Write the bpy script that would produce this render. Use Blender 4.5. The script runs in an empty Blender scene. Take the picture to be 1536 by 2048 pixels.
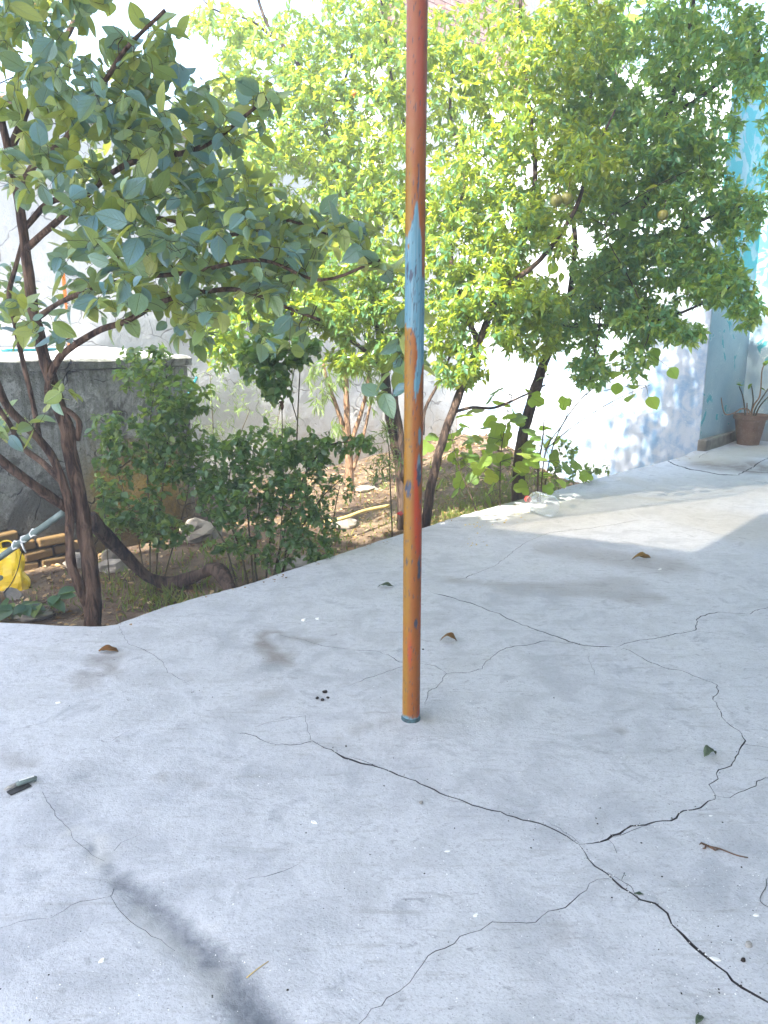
import bpy, math, random
import numpy as np
from mathutils import Vector, Matrix, noise as mnoise
from mathutils.geometry import delaunay_2d_cdt

random.seed(7)
RNG = np.random.default_rng(11)
SC = bpy.context.scene
COL = SC.collection

# ------------------------------------------------------------------ camera
PITCH = math.radians(13.2); FPX = 1550.0; EYE = 1.5
cam_d = bpy.data.cameras.new('camera'); cam = bpy.data.objects.new('camera', cam_d); COL.objects.link(cam)
cam.location = (0, 0, EYE); cam.rotation_euler = (math.radians(90) - PITCH, 0, 0)
cam_d.sensor_fit = 'VERTICAL'; cam_d.sensor_height = 36; cam_d.lens = 36 * FPX / 2048
cam_d.clip_start = .05; cam_d.clip_end = 2000
SC.camera = cam

# ------------------------------------------------------------------ light
SUN_H = Vector((-.66, -.75)).normalized(); SUN_EL = math.radians(48)
to_sun = Vector((SUN_H.x * math.cos(SUN_EL), SUN_H.y * math.cos(SUN_EL), math.sin(SUN_EL)))
world = bpy.data.worlds.new('World'); SC.world = world; world.use_nodes = True
wn = world.node_tree.nodes; wl = world.node_tree.links
sky = wn.new('ShaderNodeTexSky'); sky.sky_type = 'NISHITA'; sky.sun_disc = False
sky.sun_elevation = SUN_EL; sky.sun_rotation = math.atan2(to_sun.x, to_sun.y)
sky.air_density = 1.0; sky.dust_density = 2.0; sky.ozone_density = 1.0
bg = wn['Background']; bg.inputs[1].default_value = .15
wl.new(sky.outputs[0], bg.inputs[0])
sun_d = bpy.data.lights.new('sun', 'SUN'); sun_d.energy = 3.8; sun_d.angle = math.radians(.8); sun_d.color = (1, .94, .84)
sun = bpy.data.objects.new('sun', sun_d); COL.objects.link(sun)
sun.rotation_euler = to_sun.to_track_quat('Z', 'Y').to_euler(); sun.location = (-8, -10, 14)
SC.view_settings.view_transform = 'Standard'; SC.view_settings.look = 'None'
SC.view_settings.gamma = 1; SC.view_settings.use_curve_mapping = False
SC.view_settings.exposure = 2.82
SC.render.engine = 'CYCLES'
SC.cycles.max_bounces = 10; SC.cycles.diffuse_bounces = 5; SC.cycles.glossy_bounces = 3
SC.cycles.transmission_bounces = 7; SC.cycles.transparent_max_bounces = 8

# ------------------------------------------------------------------ pixel helpers
def ray(u, v):
    a = u - 768; b = 1024 - v
    return Vector((a, FPX * math.cos(PITCH) + b * math.sin(PITCH), -FPX * math.sin(PITCH) + b * math.cos(PITCH)))
def gp(u, v, z=0.0):
    r = ray(u, v); t = (z - EYE) / r.z
    return Vector((r.x * t, r.y * t, z))
def at(u, v, Y):
    r = ray(u, v); t = Y / r.y
    return Vector((r.x * t, Y, EYE + r.z * t))
def PX(L): return [at(*p) for p in L]
def mpp(Y): return Y / FPX
def project(P):
    P = np.asarray(P) - np.array([0, 0, EYE])
    d = P[:, 1] * math.cos(PITCH) - P[:, 2] * math.sin(PITCH)
    h = P[:, 1] * math.sin(PITCH) + P[:, 2] * math.cos(PITCH)
    return 768 + FPX * P[:, 0] / d, 1024 - FPX * h / d, d

# garden axes: e runs along the slab's edge, n points across the garden
S0 = Vector((-.55, 4.82)); E2 = Vector((.68, .733)).normalized(); N2 = Vector((-E2.y, E2.x))
def W(e, n, z=0.0):
    p = S0 + E2 * e + N2 * n
    return Vector((p.x, p.y, z))
ANG = math.atan2(E2.y, E2.x)
def sm(a, b, x):
    t = min(1, max(0, (x - a) / (b - a))); return t * t * (3 - 2 * t)
def nz(x, y=0, z=0): return mnoise.noise(Vector((x, y, z)))
def soil_h(x, y):
    return -.29 + .2 * sm(-.9, 1.2, x) - .5 * sm(1.5, 2.7, x) + .025 * nz(x * 2.1, y * 2.1) + .012 * nz(x * 7, y * 7, 3)

# ------------------------------------------------------------------ object helpers
def link(o): COL.objects.link(o); return o
def tag(o, label=None, cat=None, group=None, kind=None):
    if label: o['label'] = label
    if cat: o['category'] = cat
    if group: o['group'] = group
    if kind: o['kind'] = kind
    return o
def empty(name, loc, label, cat, group=None):
    o = link(bpy.data.objects.new(name, None)); o.location = loc; o.empty_display_size = .1
    return tag(o, label, cat, group)
def mesh_np(name, V, F, smooth=True, uv=None, rnd=None):
    """triangle mesh from numpy arrays"""
    me = bpy.data.meshes.new(name); V = np.asarray(V, np.float32); F = np.asarray(F, np.int32)
    me.vertices.add(len(V)); me.vertices.foreach_set('co', V.ravel())
    me.loops.add(F.size); me.loops.foreach_set('vertex_index', F.ravel())
    me.polygons.add(len(F)); me.polygons.foreach_set('loop_start', np.arange(0, F.size, F.shape[1], dtype=np.int32))
    me.polygons.foreach_set('use_smooth', np.full(len(F), smooth))
    if uv is not None:
        l = me.uv_layers.new(name='UVMap'); l.data.foreach_set('uv', np.asarray(uv, np.float32)[F.ravel()].ravel())
    if rnd is not None:
        a = me.attributes.new('rnd', 'FLOAT', 'POINT'); a.data.foreach_set('value', np.asarray(rnd, np.float32))
    me.update(calc_edges=True); me.validate()
    return me
def obj(name, me, mat, parent=None, loc=None):
    o = link(bpy.data.objects.new(name, me))
    if mat and not me.materials: me.materials.append(mat)
    if parent:
        o.parent = parent
        if loc is None: o.matrix_parent_inverse = Matrix.Translation(-Vector(parent.location)) if parent.rotation_euler.z == 0 else parent_inv(parent)
    if loc is not None: o.location = loc
    return o
def parent_inv(p): return (Matrix.Translation(p.location) @ p.rotation_euler.to_matrix().to_4x4()).inverted()

class MB:
    def __init__(s): s.v = []; s.f = []
    def add(s, V, F):
        o = len(s.v); s.v += [tuple(v) for v in V]; s.f += [tuple(i + o for i in f) for f in F]; return s
    def box(s, c, d, M=None):
        V = [Vector((x * d[0] / 2, y * d[1] / 2, z * d[2] / 2)) for x in (-1, 1) for y in (-1, 1) for z in (-1, 1)]
        if M: V = [M @ v for v in V]
        V = [v + Vector(c) for v in V]
        return s.add(V, [(0, 1, 3, 2), (4, 6, 7, 5), (0, 4, 5, 1), (2, 3, 7, 6), (0, 2, 6, 4), (1, 5, 7, 3)])
    def prism(s, poly, z0, z1):
        n = len(poly)
        return s.add([(p[0], p[1], z0) for p in poly] + [(p[0], p[1], z1) for p in poly],
                     [tuple(range(n - 1, -1, -1)), tuple(range(n, 2 * n))] + [(i, (i + 1) % n, n + (i + 1) % n, n + i) for i in range(n)])
    def tube(s, pts, rad, sides=8, cap=True, jit=0, jf=9):
        pts = [Vector(p) for p in pts]; n = len(pts)
        if not hasattr(rad, '__len__'): rad = [rad] * n
        V = []; F = []; t0 = (pts[1] - pts[0]).normalized(); a = t0.orthogonal().normalized()
        for i in range(n):
            t = (pts[min(i + 1, n - 1)] - pts[max(i - 1, 0)]).normalized()
            a = (a - t * a.dot(t)).normalized(); b = t.cross(a)
            for k in range(sides):
                w = 2 * math.pi * k / sides; d = a * math.cos(w) + b * math.sin(w)
                r = rad[i]
                if jit: r *= 1 + jit * nz(*(pts[i] * jf + d * 1.3))
                V.append(pts[i] + d * r)
        for i in range(n - 1):
            for k in range(sides):
                k2 = (k + 1) % sides
                F.append((i * sides + k, i * sides + k2, (i + 1) * sides + k2, (i + 1) * sides + k))
        if cap: F.append(tuple(range(sides - 1, -1, -1))); F.append(tuple(range((n - 1) * sides, n * sides)))
        return s.add(V, F)
    def lathe(s, prof, c=(0, 0, 0), sides=32, M=None, wob=0):
        V = []; F = []; n = len(prof)
        for (r, z) in prof:
            for k in range(sides):
                w = 2 * math.pi * k / sides
                rr = r * (1 + wob * nz(math.cos(w) * 1.5, math.sin(w) * 1.5, z * 9))
                p = Vector((rr * math.cos(w), rr * math.sin(w), z))
                V.append((M @ p if M else p) + Vector(c))
        for i in range(n - 1):
            for k in range(sides):
                k2 = (k + 1) % sides
                F.append((i * sides + k, i * sides + k2, (i + 1) * sides + k2, (i + 1) * sides + k))
        return s.add(V, F)
    def build(s, name, mat, parent=None, smooth=True, bevel=0):
        me = bpy.data.meshes.new(name); me.from_pydata(s.v, [], s.f); me.update()
        if smooth: me.polygons.foreach_set('use_smooth', [True] * len(me.polygons))
        o = obj(name, me, mat, parent)
        if bevel:
            m = o.modifiers.new('bevel', 'BEVEL'); m.width = bevel; m.segments = 2; m.limit_method = 'ANGLE'
        return o
def spline(pts, k=6):
    """Catmull-Rom through points"""
    P = [Vector(p) for p in pts]; P = [P[0] * 2 - P[1]] + P + [P[-1] * 2 - P[-2]]; out = []
    for i in range(1, len(P) - 2):
        for j in range(k):
            t = j / k; a, b, c, d = P[i - 1:i + 3]
            out.append(.5 * ((2 * b) + (c - a) * t + (2 * a - 5 * b + 4 * c - d) * t * t + (3 * b - a - 3 * c + d) * t ** 3))
    return out + [P[-2]]
def lerp_r(r0, r1, n): return [r0 + (r1 - r0) * i / max(1, n - 1) for i in range(n)]

# ------------------------------------------------------------------ materials
class NT:
    def __init__(s, name):
        s.m = bpy.data.materials.new(name); s.m.use_nodes = True; s.t = s.m.node_tree
        s.p = s.t.nodes['Principled BSDF']; s.out = s.t.nodes['Material Output']
    def n(s, kind, ins=None, **kw):
        x = s.t.nodes.new('ShaderNode' + kind)
        for k, v in kw.items(): setattr(x, k, v)
        for k, v in (ins or {}).items(): s.set(x.inputs[k], v)
        return x
    def set(s, sock, v):
        if isinstance(v, bpy.types.NodeSocket): s.t.links.new(v, sock)
        elif isinstance(v, bpy.types.Node): s.t.links.new(v.outputs[0], sock)
        else:
            if sock.type == 'RGBA' and hasattr(v, '__len__') and len(v) == 3: v = (*v, 1)
            sock.default_value = v
    def math(s, op, a, b=0.0, clamp=False):
        x = s.n('Math', {0: a, 1: b}, operation=op); x.use_clamp = clamp; return x.outputs[0]
    def vmath(s, op, a, b=(0, 0, 0)): return s.n('VectorMath', {0: a, 1: b}, operation=op)
    def mix(s, f, a, b, mode='MIX'):
        x = s.n('Mix', data_type='RGBA', blend_type=mode); s.set(x.inputs[0], f); s.set(x.inputs[6], a); s.set(x.inputs[7], b); return x.outputs[2]
    def noise(s, co, scale, detail=4, rough=.55, dist=0):
        return s.n('TexNoise', {'Vector': co, 'Scale': scale, 'Detail': detail, 'Roughness': rough, 'Distortion': dist}).outputs[0]
    def ramp(s, f, stops):
        x = s.n('ValToRGB', {0: f}); r = x.color_ramp
        while len(r.elements) < len(stops): r.elements.new(.5)
        for e, (p, c) in zip(r.elements, stops):
            e.position = p; e.color = (*c, 1) if hasattr(c, '__len__') else (c, c, c, 1)
        return x.outputs[0]
    def range(s, f, a, b, c=0., d=1.):
        return s.n('MapRange', {0: f, 1: a, 2: b, 3: c, 4: d}, interpolation_type='SMOOTHSTEP').outputs[0]
    def bump(s, h, strength=.3, dist=.01, nrm=None):
        i = {'Height': h, 'Strength': strength, 'Distance': dist}
        if nrm: i['Normal'] = nrm
        return s.n('Bump', i).outputs[0]
    def done(s, col, rough=.8, nrm=None, spec=.3):
        s.set(s.p.inputs['Base Color'], col); s.set(s.p.inputs['Roughness'], rough)
        s.p.inputs['Specular IOR Level'].default_value = spec
        if nrm: s.set(s.p.inputs['Normal'], nrm)
        return s.m
    @property
    def obj(s): return s.n('TexCoord').outputs['Object']
    @property
    def pos(s): return s.n('NewGeometry').outputs['Position']

def m_plain(name, c, rough=.7, var=.25, scale=18, spec=.3, bump=.2):
    t = NT(name); co = t.pos; f = t.noise(co, scale, 5)
    col = t.mix(t.range(f, .3, .7), [x * (1 - var) for x in c], [min(1, x * (1 + var)) for x in c])
    return t.done(col, rough, t.bump(t.noise(co, scale * 5, 4), bump, .004), spec)

def m_bark(name, dark, light, scale=1.0):
    t = NT(name); co = t.pos
    st = t.n('Mapping', {'Vector': co, 'Scale': (38 * scale, 38 * scale, 7 * scale)}).outputs[0]
    f = t.noise(st, 1, 6, .65, .6); g = t.noise(co, 5, 3)
    col = t.mix(t.range(f, .38, .62), dark, light)
    col = t.mix(t.range(g, .52, .7, 0, .55), col, (light[0] * 1.25, light[1] * 1.3, light[2] * 1.3))
    return t.done(col, .85, t.bump(t.math('ADD', f, t.math('MULTIPLY', g, .8)), 1.0, .03), .2)

def m_leaf(name, stops, trans, tmix=.45, rough=.42, spec=.5, vein=0):
    t = NT(name)
    rnd = t.math('FRACT', t.math('ADD', t.n('Attribute', attribute_name='rnd').outputs['Fac'], t.n('ObjectInfo').outputs['Random']))
    col = t.ramp(rnd, stops)
    nrm = None; tcol = t.mix(t.math('MULTIPLY', rnd, .5), trans, (trans[0] * 1.35, trans[1] * 1.05, trans[2]))
    if vein:
        uv = t.n('TexCoord').outputs['UV']; sp = t.n('SeparateXYZ', {0: uv})
        ax = t.math('ABSOLUTE', t.math('SUBTRACT', sp.outputs[0], .5))
        ph = t.math('SUBTRACT', t.math('MULTIPLY', sp.outputs[1], 6.5), t.math('MULTIPLY', ax, 5.5))
        tri = t.math('ABSOLUTE', t.math('SUBTRACT', t.math('FRACT', ph), .5))
        side = t.range(tri, 0, .1, 1, 0); mid = t.range(ax, 0, .035, 1, 0)
        v = t.math('MAXIMUM', t.math('MULTIPLY', side, .6), mid)
        col = t.mix(t.math('MULTIPLY', v, .5 * vein), col, (.2, .27, .11))
        tcol = t.mix(t.math('MULTIPLY', v, .45 * vein), tcol, (.12, .17, .02))
        h = t.math('ADD', t.math('MULTIPLY', v, -1), t.math('MULTIPLY', t.noise(uv, 9, 2), .5))
        nrm = t.bump(h, .5, .006)
    m = t.done(col, rough, nrm, spec)
    tr = t.n('BsdfTranslucent', {'Color': tcol})
    if nrm: t.set(tr.inputs['Normal'], nrm)
    mx = t.n('MixShader', {0: tmix, 1: t.p.outputs[0], 2: tr.outputs[0]})
    t.set(t.out.inputs[0], mx.outputs[0])
    return m

M = {}
M['pom'] = m_leaf('pomegranate_leaf', [(0, (.055, .165, .12)), (.4, (.08, .2, .1)), (.75, (.17, .28, .05)), (1, (.32, .36, .05))], (.56, .7, .05), .48, .34, .8)
M['pom_b'] = m_leaf('brightened_pomegranate_leaf', [(0, (.075, .21, .165)), (.5, (.1, .25, .15)), (.8, (.18, .3, .08)), (1, (.3, .35, .06))], (.46, .7, .12), .46, .34, .8)  # lighter, cooler leaf colour makes up for missing light on this shaded tree
M['pers'] = m_leaf('persimmon_leaf', [(0, (.055, .17, .26)), (.35, (.1, .24, .33)), (.6, (.13, .25, .15)), (.8, (.22, .31, .07)), (1, (.38, .4, .12))], (.52, .62, .08), .3, .3, 1.0, 1)  # blue tones put the sky's reflection into the leaf colour
M['rose'] = m_leaf('rose_leaf', [(0, (.04, .1, .05)), (.6, (.06, .14, .055)), (1, (.14, .19, .05))], (.3, .46, .06), .42, .4, .6)
M['fig'] = m_leaf('fig_leaf', [(0, (.08, .17, .04)), (.7, (.12, .22, .04)), (1, (.28, .3, .04))], (.46, .66, .05), .5, .5, .4, .7)
M['pale'] = m_leaf('pale_leaf', [(0, (.1, .17, .05)), (1, (.17, .24, .08))], (.36, .52, .1), .45, .5, .4)
M['grass'] = m_leaf('grass_blade', [(0, (.07, .13, .03)), (.7, (.13, .17, .04)), (1, (.24, .2, .07))], (.3, .4, .05), .35, .6, .3)
M['litter'] = m_leaf('dry_leaf', [(0, (.08, .045, .022)), (.45, (.2, .12, .05)), (.75, (.34, .22, .09)), (1, (.58, .46, .28))], (.3, .18, .05), .15, .7, .2)
M['bark_dark'] = m_bark('dark_bark', (.022, .015, .012), (.11, .075, .055))
M['bark_red'] = m_bark('brown_bark', (.035, .02, .014), (.16, .1, .07))
M['bark_pale'] = m_bark('pale_bark', (.22, .12, .07), (.42, .27, .17), 1.4)
M['twig'] = m_plain('twig_bark', (.075, .05, .035), .8)
M['stem'] = m_plain('green_brown_stem', (.07, .06, .03), .7)
M['orange'] = m_plain('orange_paint', (.8, .2, .012), .45, .2, 9, .4)
M['terracotta'] = None
M['collar'] = m_plain('dark_teal_metal', (.045, .085, .1), .6, .5, 60)
M['mortar_dark'] = m_plain('stained_mortar', (.3, .3, .31), .9, .45, 30, .2, .8)
M['dark'] = m_plain('dark_gap_soil', (.045, .045, .05), .95)
M['white'] = m_plain('white_chip', (.75, .75, .72), .7, .1, 30)
M['clod'] = m_plain('dark_clod', (.022, .017, .014), .95, .4, 60)
M['grit'] = m_plain('grey_grit', (.3, .29, .27), .9, .3, 60)
M['drybrown'] = m_leaf('brown_fallen_leaf', [(0, (.2, .085, .02)), (1, (.3, .15, .03))], (.35, .16, .02), .2, .6, .3, .6)
M['grey_pipe'] = m_plain('grey_green_pipe', (.13, .17, .16), .45, .25, 12, .5)
M['rag'] = m_plain('white_rag', (.7, .7, .68), .9)
M['cable'] = m_plain('black_cable', (.03, .03, .028), .5)
M['teal'] = m_plain('teal_plastic', (.02, .15, .17), .4)
M['bag'] = m_plain('yellow_plastic_bag', (.75, .52, .01), .35, .12, 12, .5)
M['rust'] = m_plain('rusty_metal', (.12, .07, .045), .7, .4, 25)
M['red'] = m_plain('red_petal', (.6, .02, .04), .6)
M['capred'] = m_plain('red_cap', (.6, .05, .04), .4)
M['bamboo'] = m_plain('yellow_cane', (.55, .42, .16), .5, .15, 10)
M['fruit'] = m_plain('green_red_rind', (.2, .19, .05), .4, .35, 14, .5)
M['fruit_o'] = m_plain('orange_rind', (.7, .2, .02), .35, .2, 14, .5)
M['stone'] = m_plain('broken_concrete', (.25, .225, .19), .9, .3, 9, .2, .6)
M['roof'] = m_plain('roof_plaster', (.62, .62, .6), .9)
M['housewall'] = m_plain('house_plaster', (.6, .66, .68), .9)

def S(u1, v1, u2, v2, w0, w1, s): return (gp(u1, v1).xy, gp(u2, v2).xy, w0, w1, s)
STAIN_SHADE = {
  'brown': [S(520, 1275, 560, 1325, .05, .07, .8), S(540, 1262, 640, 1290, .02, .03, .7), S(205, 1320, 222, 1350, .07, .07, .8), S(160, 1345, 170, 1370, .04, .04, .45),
                                 S(530, 1388, 540, 1395, .06, .05, .4), S(800, 1440, 842, 1440, .05, .05, .55), S(700, 1470, 790, 1450, .05, .04, .35), S(900, 1160, 1280, 1195, .08, .16, .55), S(1120, 1100, 1330, 1130, .25, .3, .5), S(1000, 1180, 1250, 1170, .12, .2, .4),  # includes painted contact shade at the pole base and the pole's soft shadow
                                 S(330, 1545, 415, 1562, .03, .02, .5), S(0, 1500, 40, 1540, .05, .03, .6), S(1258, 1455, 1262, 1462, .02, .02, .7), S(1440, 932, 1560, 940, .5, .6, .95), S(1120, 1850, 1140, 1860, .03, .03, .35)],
  'yel': [S(1200, 990, 1330, 1000, .12, .18, .5), S(1250, 955, 1330, 985, .2, .25, .35), S(1420, 920, 1536, 905, .5, .5, .5), S(1050, 1040, 1480, 965, .7, .9, .28), S(1300, 1010, 1536, 1060, .5, .7, .3)],
  'dark_band': [S(180, 1700, 255, 1770, .02, .042, .65), S(245, 1760, 395, 1895, .042, .06, .8), S(385, 1885, 570, 2080, .06, .066, .95),  # dark diagonal band along the shallow groove, then a few small dark marks
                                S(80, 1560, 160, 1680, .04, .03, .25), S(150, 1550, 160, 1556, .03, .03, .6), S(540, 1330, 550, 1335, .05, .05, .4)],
  'pale': [S(160, 1660, 210, 1720, .04, .04, .5), S(415, 1850, 450, 1858, .02, .015, .6), S(1095, 1930, 1115, 1950, .01, .01, .6), S(270, 1840, 420, 1990, .04, .05, .3)]}
def stain_shade_at(x, y):
    q = Vector((x + .08 * nz(x * 6, y * 6, 1) + .04 * nz(x * 15, y * 15, 1), y + .08 * nz(x * 6, y * 6, 8) + .04 * nz(x * 15, y * 15, 8))); out = []
    q0 = q; q1 = Vector((x + .012 * nz(x * 6, y * 6, 1), y + .012 * nz(x * 6, y * 6, 8)))
    for k in ('brown', 'yel', 'dark_band', 'pale'):
        m = 0; q = q1 if k == 'dark_band' else q0
        for A, B, w0, w1, st in STAIN_SHADE[k]:
            d = B - A; h = max(0, min(1, (q - A).dot(d) / max(1e-6, d.length_squared))); w = w0 + (w1 - w0) * h; r_ = (q - A - d * h).length / w
            if r_ < 1: m = max(m, st * (sm(1, .35, r_) if k == 'dark_band' else sm(1, .3, r_)))
        out.append(m)
    return out

def m_concrete():
    t = NT('worn_concrete'); co0 = t.pos
    co = t.vmath('MULTIPLY', co0, (1, 1, 0)).outputs[0]
    big = t.noise(co, .9, 3, .6); mid = t.noise(co, 4.5, 6, .68, .5); fine = t.noise(co, 38, 5, .72, .3); grain = t.noise(co, 150, 3, .65)
    col = t.mix(t.range(big, .3, .7), (.385, .40, .43), (.51, .518, .53))
    col = t.mix(t.range(mid, .36, .6, 0, .75), col, (.60, .61, .635))
    col = t.mix(t.range(mid, .55, .7, 0, .65), col, (.31, .325, .35))
    flk = t.noise(t.n('Mapping', {'Vector': co, 'Rotation': (0, 0, -.35), 'Scale': (14, 30, 1)}).outputs[0], 1, 6, .75, 1.2)
    col = t.mix(t.math('MULTIPLY', t.range(flk, .55, .68), t.range(big, .35, .6, .25, .75)), col, (.25, .25, .27))
    col = t.mix(t.range(fine, .5, .68, 0, .35), col, (.31, .315, .33))
    col = t.mix(t.range(grain, .52, .7, 0, .55), col, (.22, .225, .24))
    po = t.n('TexVoronoi', {'Vector': co, 'Scale': 70.}, feature='F1'); col = t.mix(t.math('MULTIPLY', t.range(po.outputs['Distance'], .08, .16, 1, 0), t.range(t.n('SeparateColor', {0: po.outputs['Color']}).outputs[1], .72, .76, 0, .75)), col, (.12, .12, .125))
    # trowel streaks
    st = t.n('Mapping', {'Vector': co, 'Rotation': (0, 0, .5), 'Scale': (4, 34, 1)}).outputs[0]
    col = t.mix(t.range(t.noise(st, 1, 5, .75, .8), .54, .7, 0, .5), col, (.3, .295, .29))
    # pale specks of lime
    vo = t.n('TexVoronoi', {'Vector': co, 'Scale': 26.}, feature='F1')
    sp = t.math('MULTIPLY', t.range(vo.outputs['Distance'], .04, .075, 1, 0), t.range(t.n('SeparateColor', {0: vo.outputs['Color']}).outputs[0], .8, .82))
    col = t.mix(t.math('MULTIPLY', sp, .8), col, (.78, .78, .76))
    # dirt stains plus the pole's painted contact shade and shadow (masks stored on the slab mesh)
    at_ = t.n('Attribute', attribute_name='stain_shade'); sc_ = t.n('SeparateColor', {0: at_.outputs['Color']}); brown, yel, dark_band = sc_.outputs; pale = t.n('Attribute', attribute_name='pale_stain').outputs['Fac']
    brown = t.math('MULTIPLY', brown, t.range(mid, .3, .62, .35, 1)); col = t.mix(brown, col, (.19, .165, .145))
    col = t.mix(yel, col, (.36, .32, .22))
    col = t.mix(t.math('MULTIPLY', dark_band, t.range(fine, .25, .65, .7, 1)), col, (.13, .145, .165))
    col = t.mix(pale, col, (.68, .67, .64))
    h = t.math('ADD', t.math('MULTIPLY', mid, 1.2), t.math('ADD', t.math('MULTIPLY', fine, .5), t.math('MULTIPLY', grain, .22)))
    return t.done(col, t.range(mid, .3, .7, .72, .9), t.bump(h, .5, .010), .28)
M['concrete'] = m_concrete()

def m_soil():
    t = NT('garden_soil'); co = t.pos; a = t.noise(co, 3, 5); b = t.noise(co, 26, 6, .7); c = t.noise(co, 120, 3)
    col = t.mix(t.range(a, .35, .65), (.1, .07, .05), (.24, .18, .12))
    col = t.mix(t.range(b, .5, .72, 0, .7), col, (.3, .22, .15)); col = t.mix(t.range(c, .55, .7, 0, .5), col, (.05, .035, .025))
    return t.done(col, .95, t.bump(t.math('ADD', b, t.math('MULTIPLY', c, .4)), .9, .03), .1)
M['soil'] = m_soil()

def uvw(t):
    """wall coordinates from the world position: along the slab, across, up"""
    p = t.pos
    e = t.vmath('DOT_PRODUCT', p, (E2.x, E2.y, 0)).outputs['Value']; n = t.vmath('DOT_PRODUCT', p, (N2.x, N2.y, 0)).outputs['Value']
    z = t.n('SeparateXYZ', {0: p}).outputs[2]
    return e, n, z, p

def m_backwall():
    t = NT('limewashed_rubble'); e, n, z, p = uvw(t)
    a = t.noise(p, 1.6, 5, .6); b = t.noise(p, 9, 6, .65, .4); c = t.noise(p, 40, 5)
    col = t.mix(t.range(a, .35, .68), (.6, .6, .6), (.46, .46, .45)); col = t.mix(t.range(b, .52, .7, 0, .45), col, (.42, .40, .37))
    low = t.math('MULTIPLY', t.range(z, -.3, .75, 1, 0), t.range(b, .3, .6, .3, 1)); col = t.mix(t.math('MULTIPLY', low, .55), col, (.42, .33, .22))
    cr = t.n('TexVoronoi', {'Vector': t.vmath('ADD', p, t.n('VectorMath', {0: t.n('TexNoise', {'Vector': p, 'Scale': 3.}).outputs['Color'], 'Scale': .5}, operation='SCALE').outputs[0]).outputs[0], 'Scale': 1.7}, feature='DISTANCE_TO_EDGE').outputs['Distance']
    k = t.math('MULTIPLY', t.range(cr, .0, .016, 1, 0), t.range(a, .45, .55)); col = t.mix(t.math('MULTIPLY', k, .75), col, (.16, .15, .14))
    h = t.math('SUBTRACT', t.math('ADD', b, t.math('MULTIPLY', c, .35)), t.math('MULTIPLY', k, .8))
    return t.done(col, .9, t.bump(h, .6, .035), .15)
M['backwall'] = m_backwall()

def m_bluewhite():
    t = NT('blue_white_limewash'); e, n, z, p = uvw(t)
    a = t.noise(p, .9, 4, .6); b = t.noise(p, 5, 6, .68, .6); c = t.noise(p, 34, 5, .7)
    st = t.noise(t.n('Mapping', {'Vector': p, 'Scale': (4, 4, .8)}).outputs[0], 1.5, 5, .6)
    m = t.math('MULTIPLY', t.range(t.math('ADD', t.math('MULTIPLY', b, .55), t.math('MULTIPLY', st, .45)), .44, .6), t.range(z, 2.4, .7))
    col = t.mix(t.math('MULTIPLY', m, .7), (.56, .62, .71), (.12, .33, .58))
    col = t.mix(t.range(c, .6, .68, 0, .7), col, (.7, .73, .76))
    col = t.mix(t.math('MULTIPLY', t.range(a, .5, .7), .35), col, (.55, .66, .74))
    return t.done(col, .88, t.bump(t.math('ADD', b, t.math('MULTIPLY', c, .3)), .35, .012), .2)
M['bluewhite'] = m_bluewhite()

def m_blue():
    t = NT('turquoise_flaking_paint'); e, n, z, p = uvw(t)
    a = t.noise(p, 1.1, 4, .6); b = t.noise(p, 3.3, 5, .6, .8); c = t.noise(p, 30, 5, .7)
    col = t.mix(t.range(a, .35, .65), (.30, .42, .50), (.42, .52, .57)); col = t.mix(t.range(c, .45, .7, 0, .4), col, (.24, .36, .44))
    teal = t.math('MAXIMUM', t.range(b, .585, .61), t.math('MULTIPLY', t.range(z, 1.7, 2.2), t.range(b, .46, .5)))
    rim = t.math('SUBTRACT', t.range(b, .57, .585), t.range(b, .585, .6)); col = t.mix(t.math('MULTIPLY', t.math('MAXIMUM', rim, 0.), .7), col, (.66, .7, .7))
    col = t.mix(t.math('MULTIPLY', teal, .85), col, (.04, .36, .42)); col = t.mix(t.range(z, .28, .05, 0, .75), col, (.4, .41, .4))
    return t.done(col, .8, t.bump(t.math('ADD', t.math('MULTIPLY', teal, .7), t.math('MULTIPLY', c, .4)), .4, .006), .25)
M['blue'] = m_blue()

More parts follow.
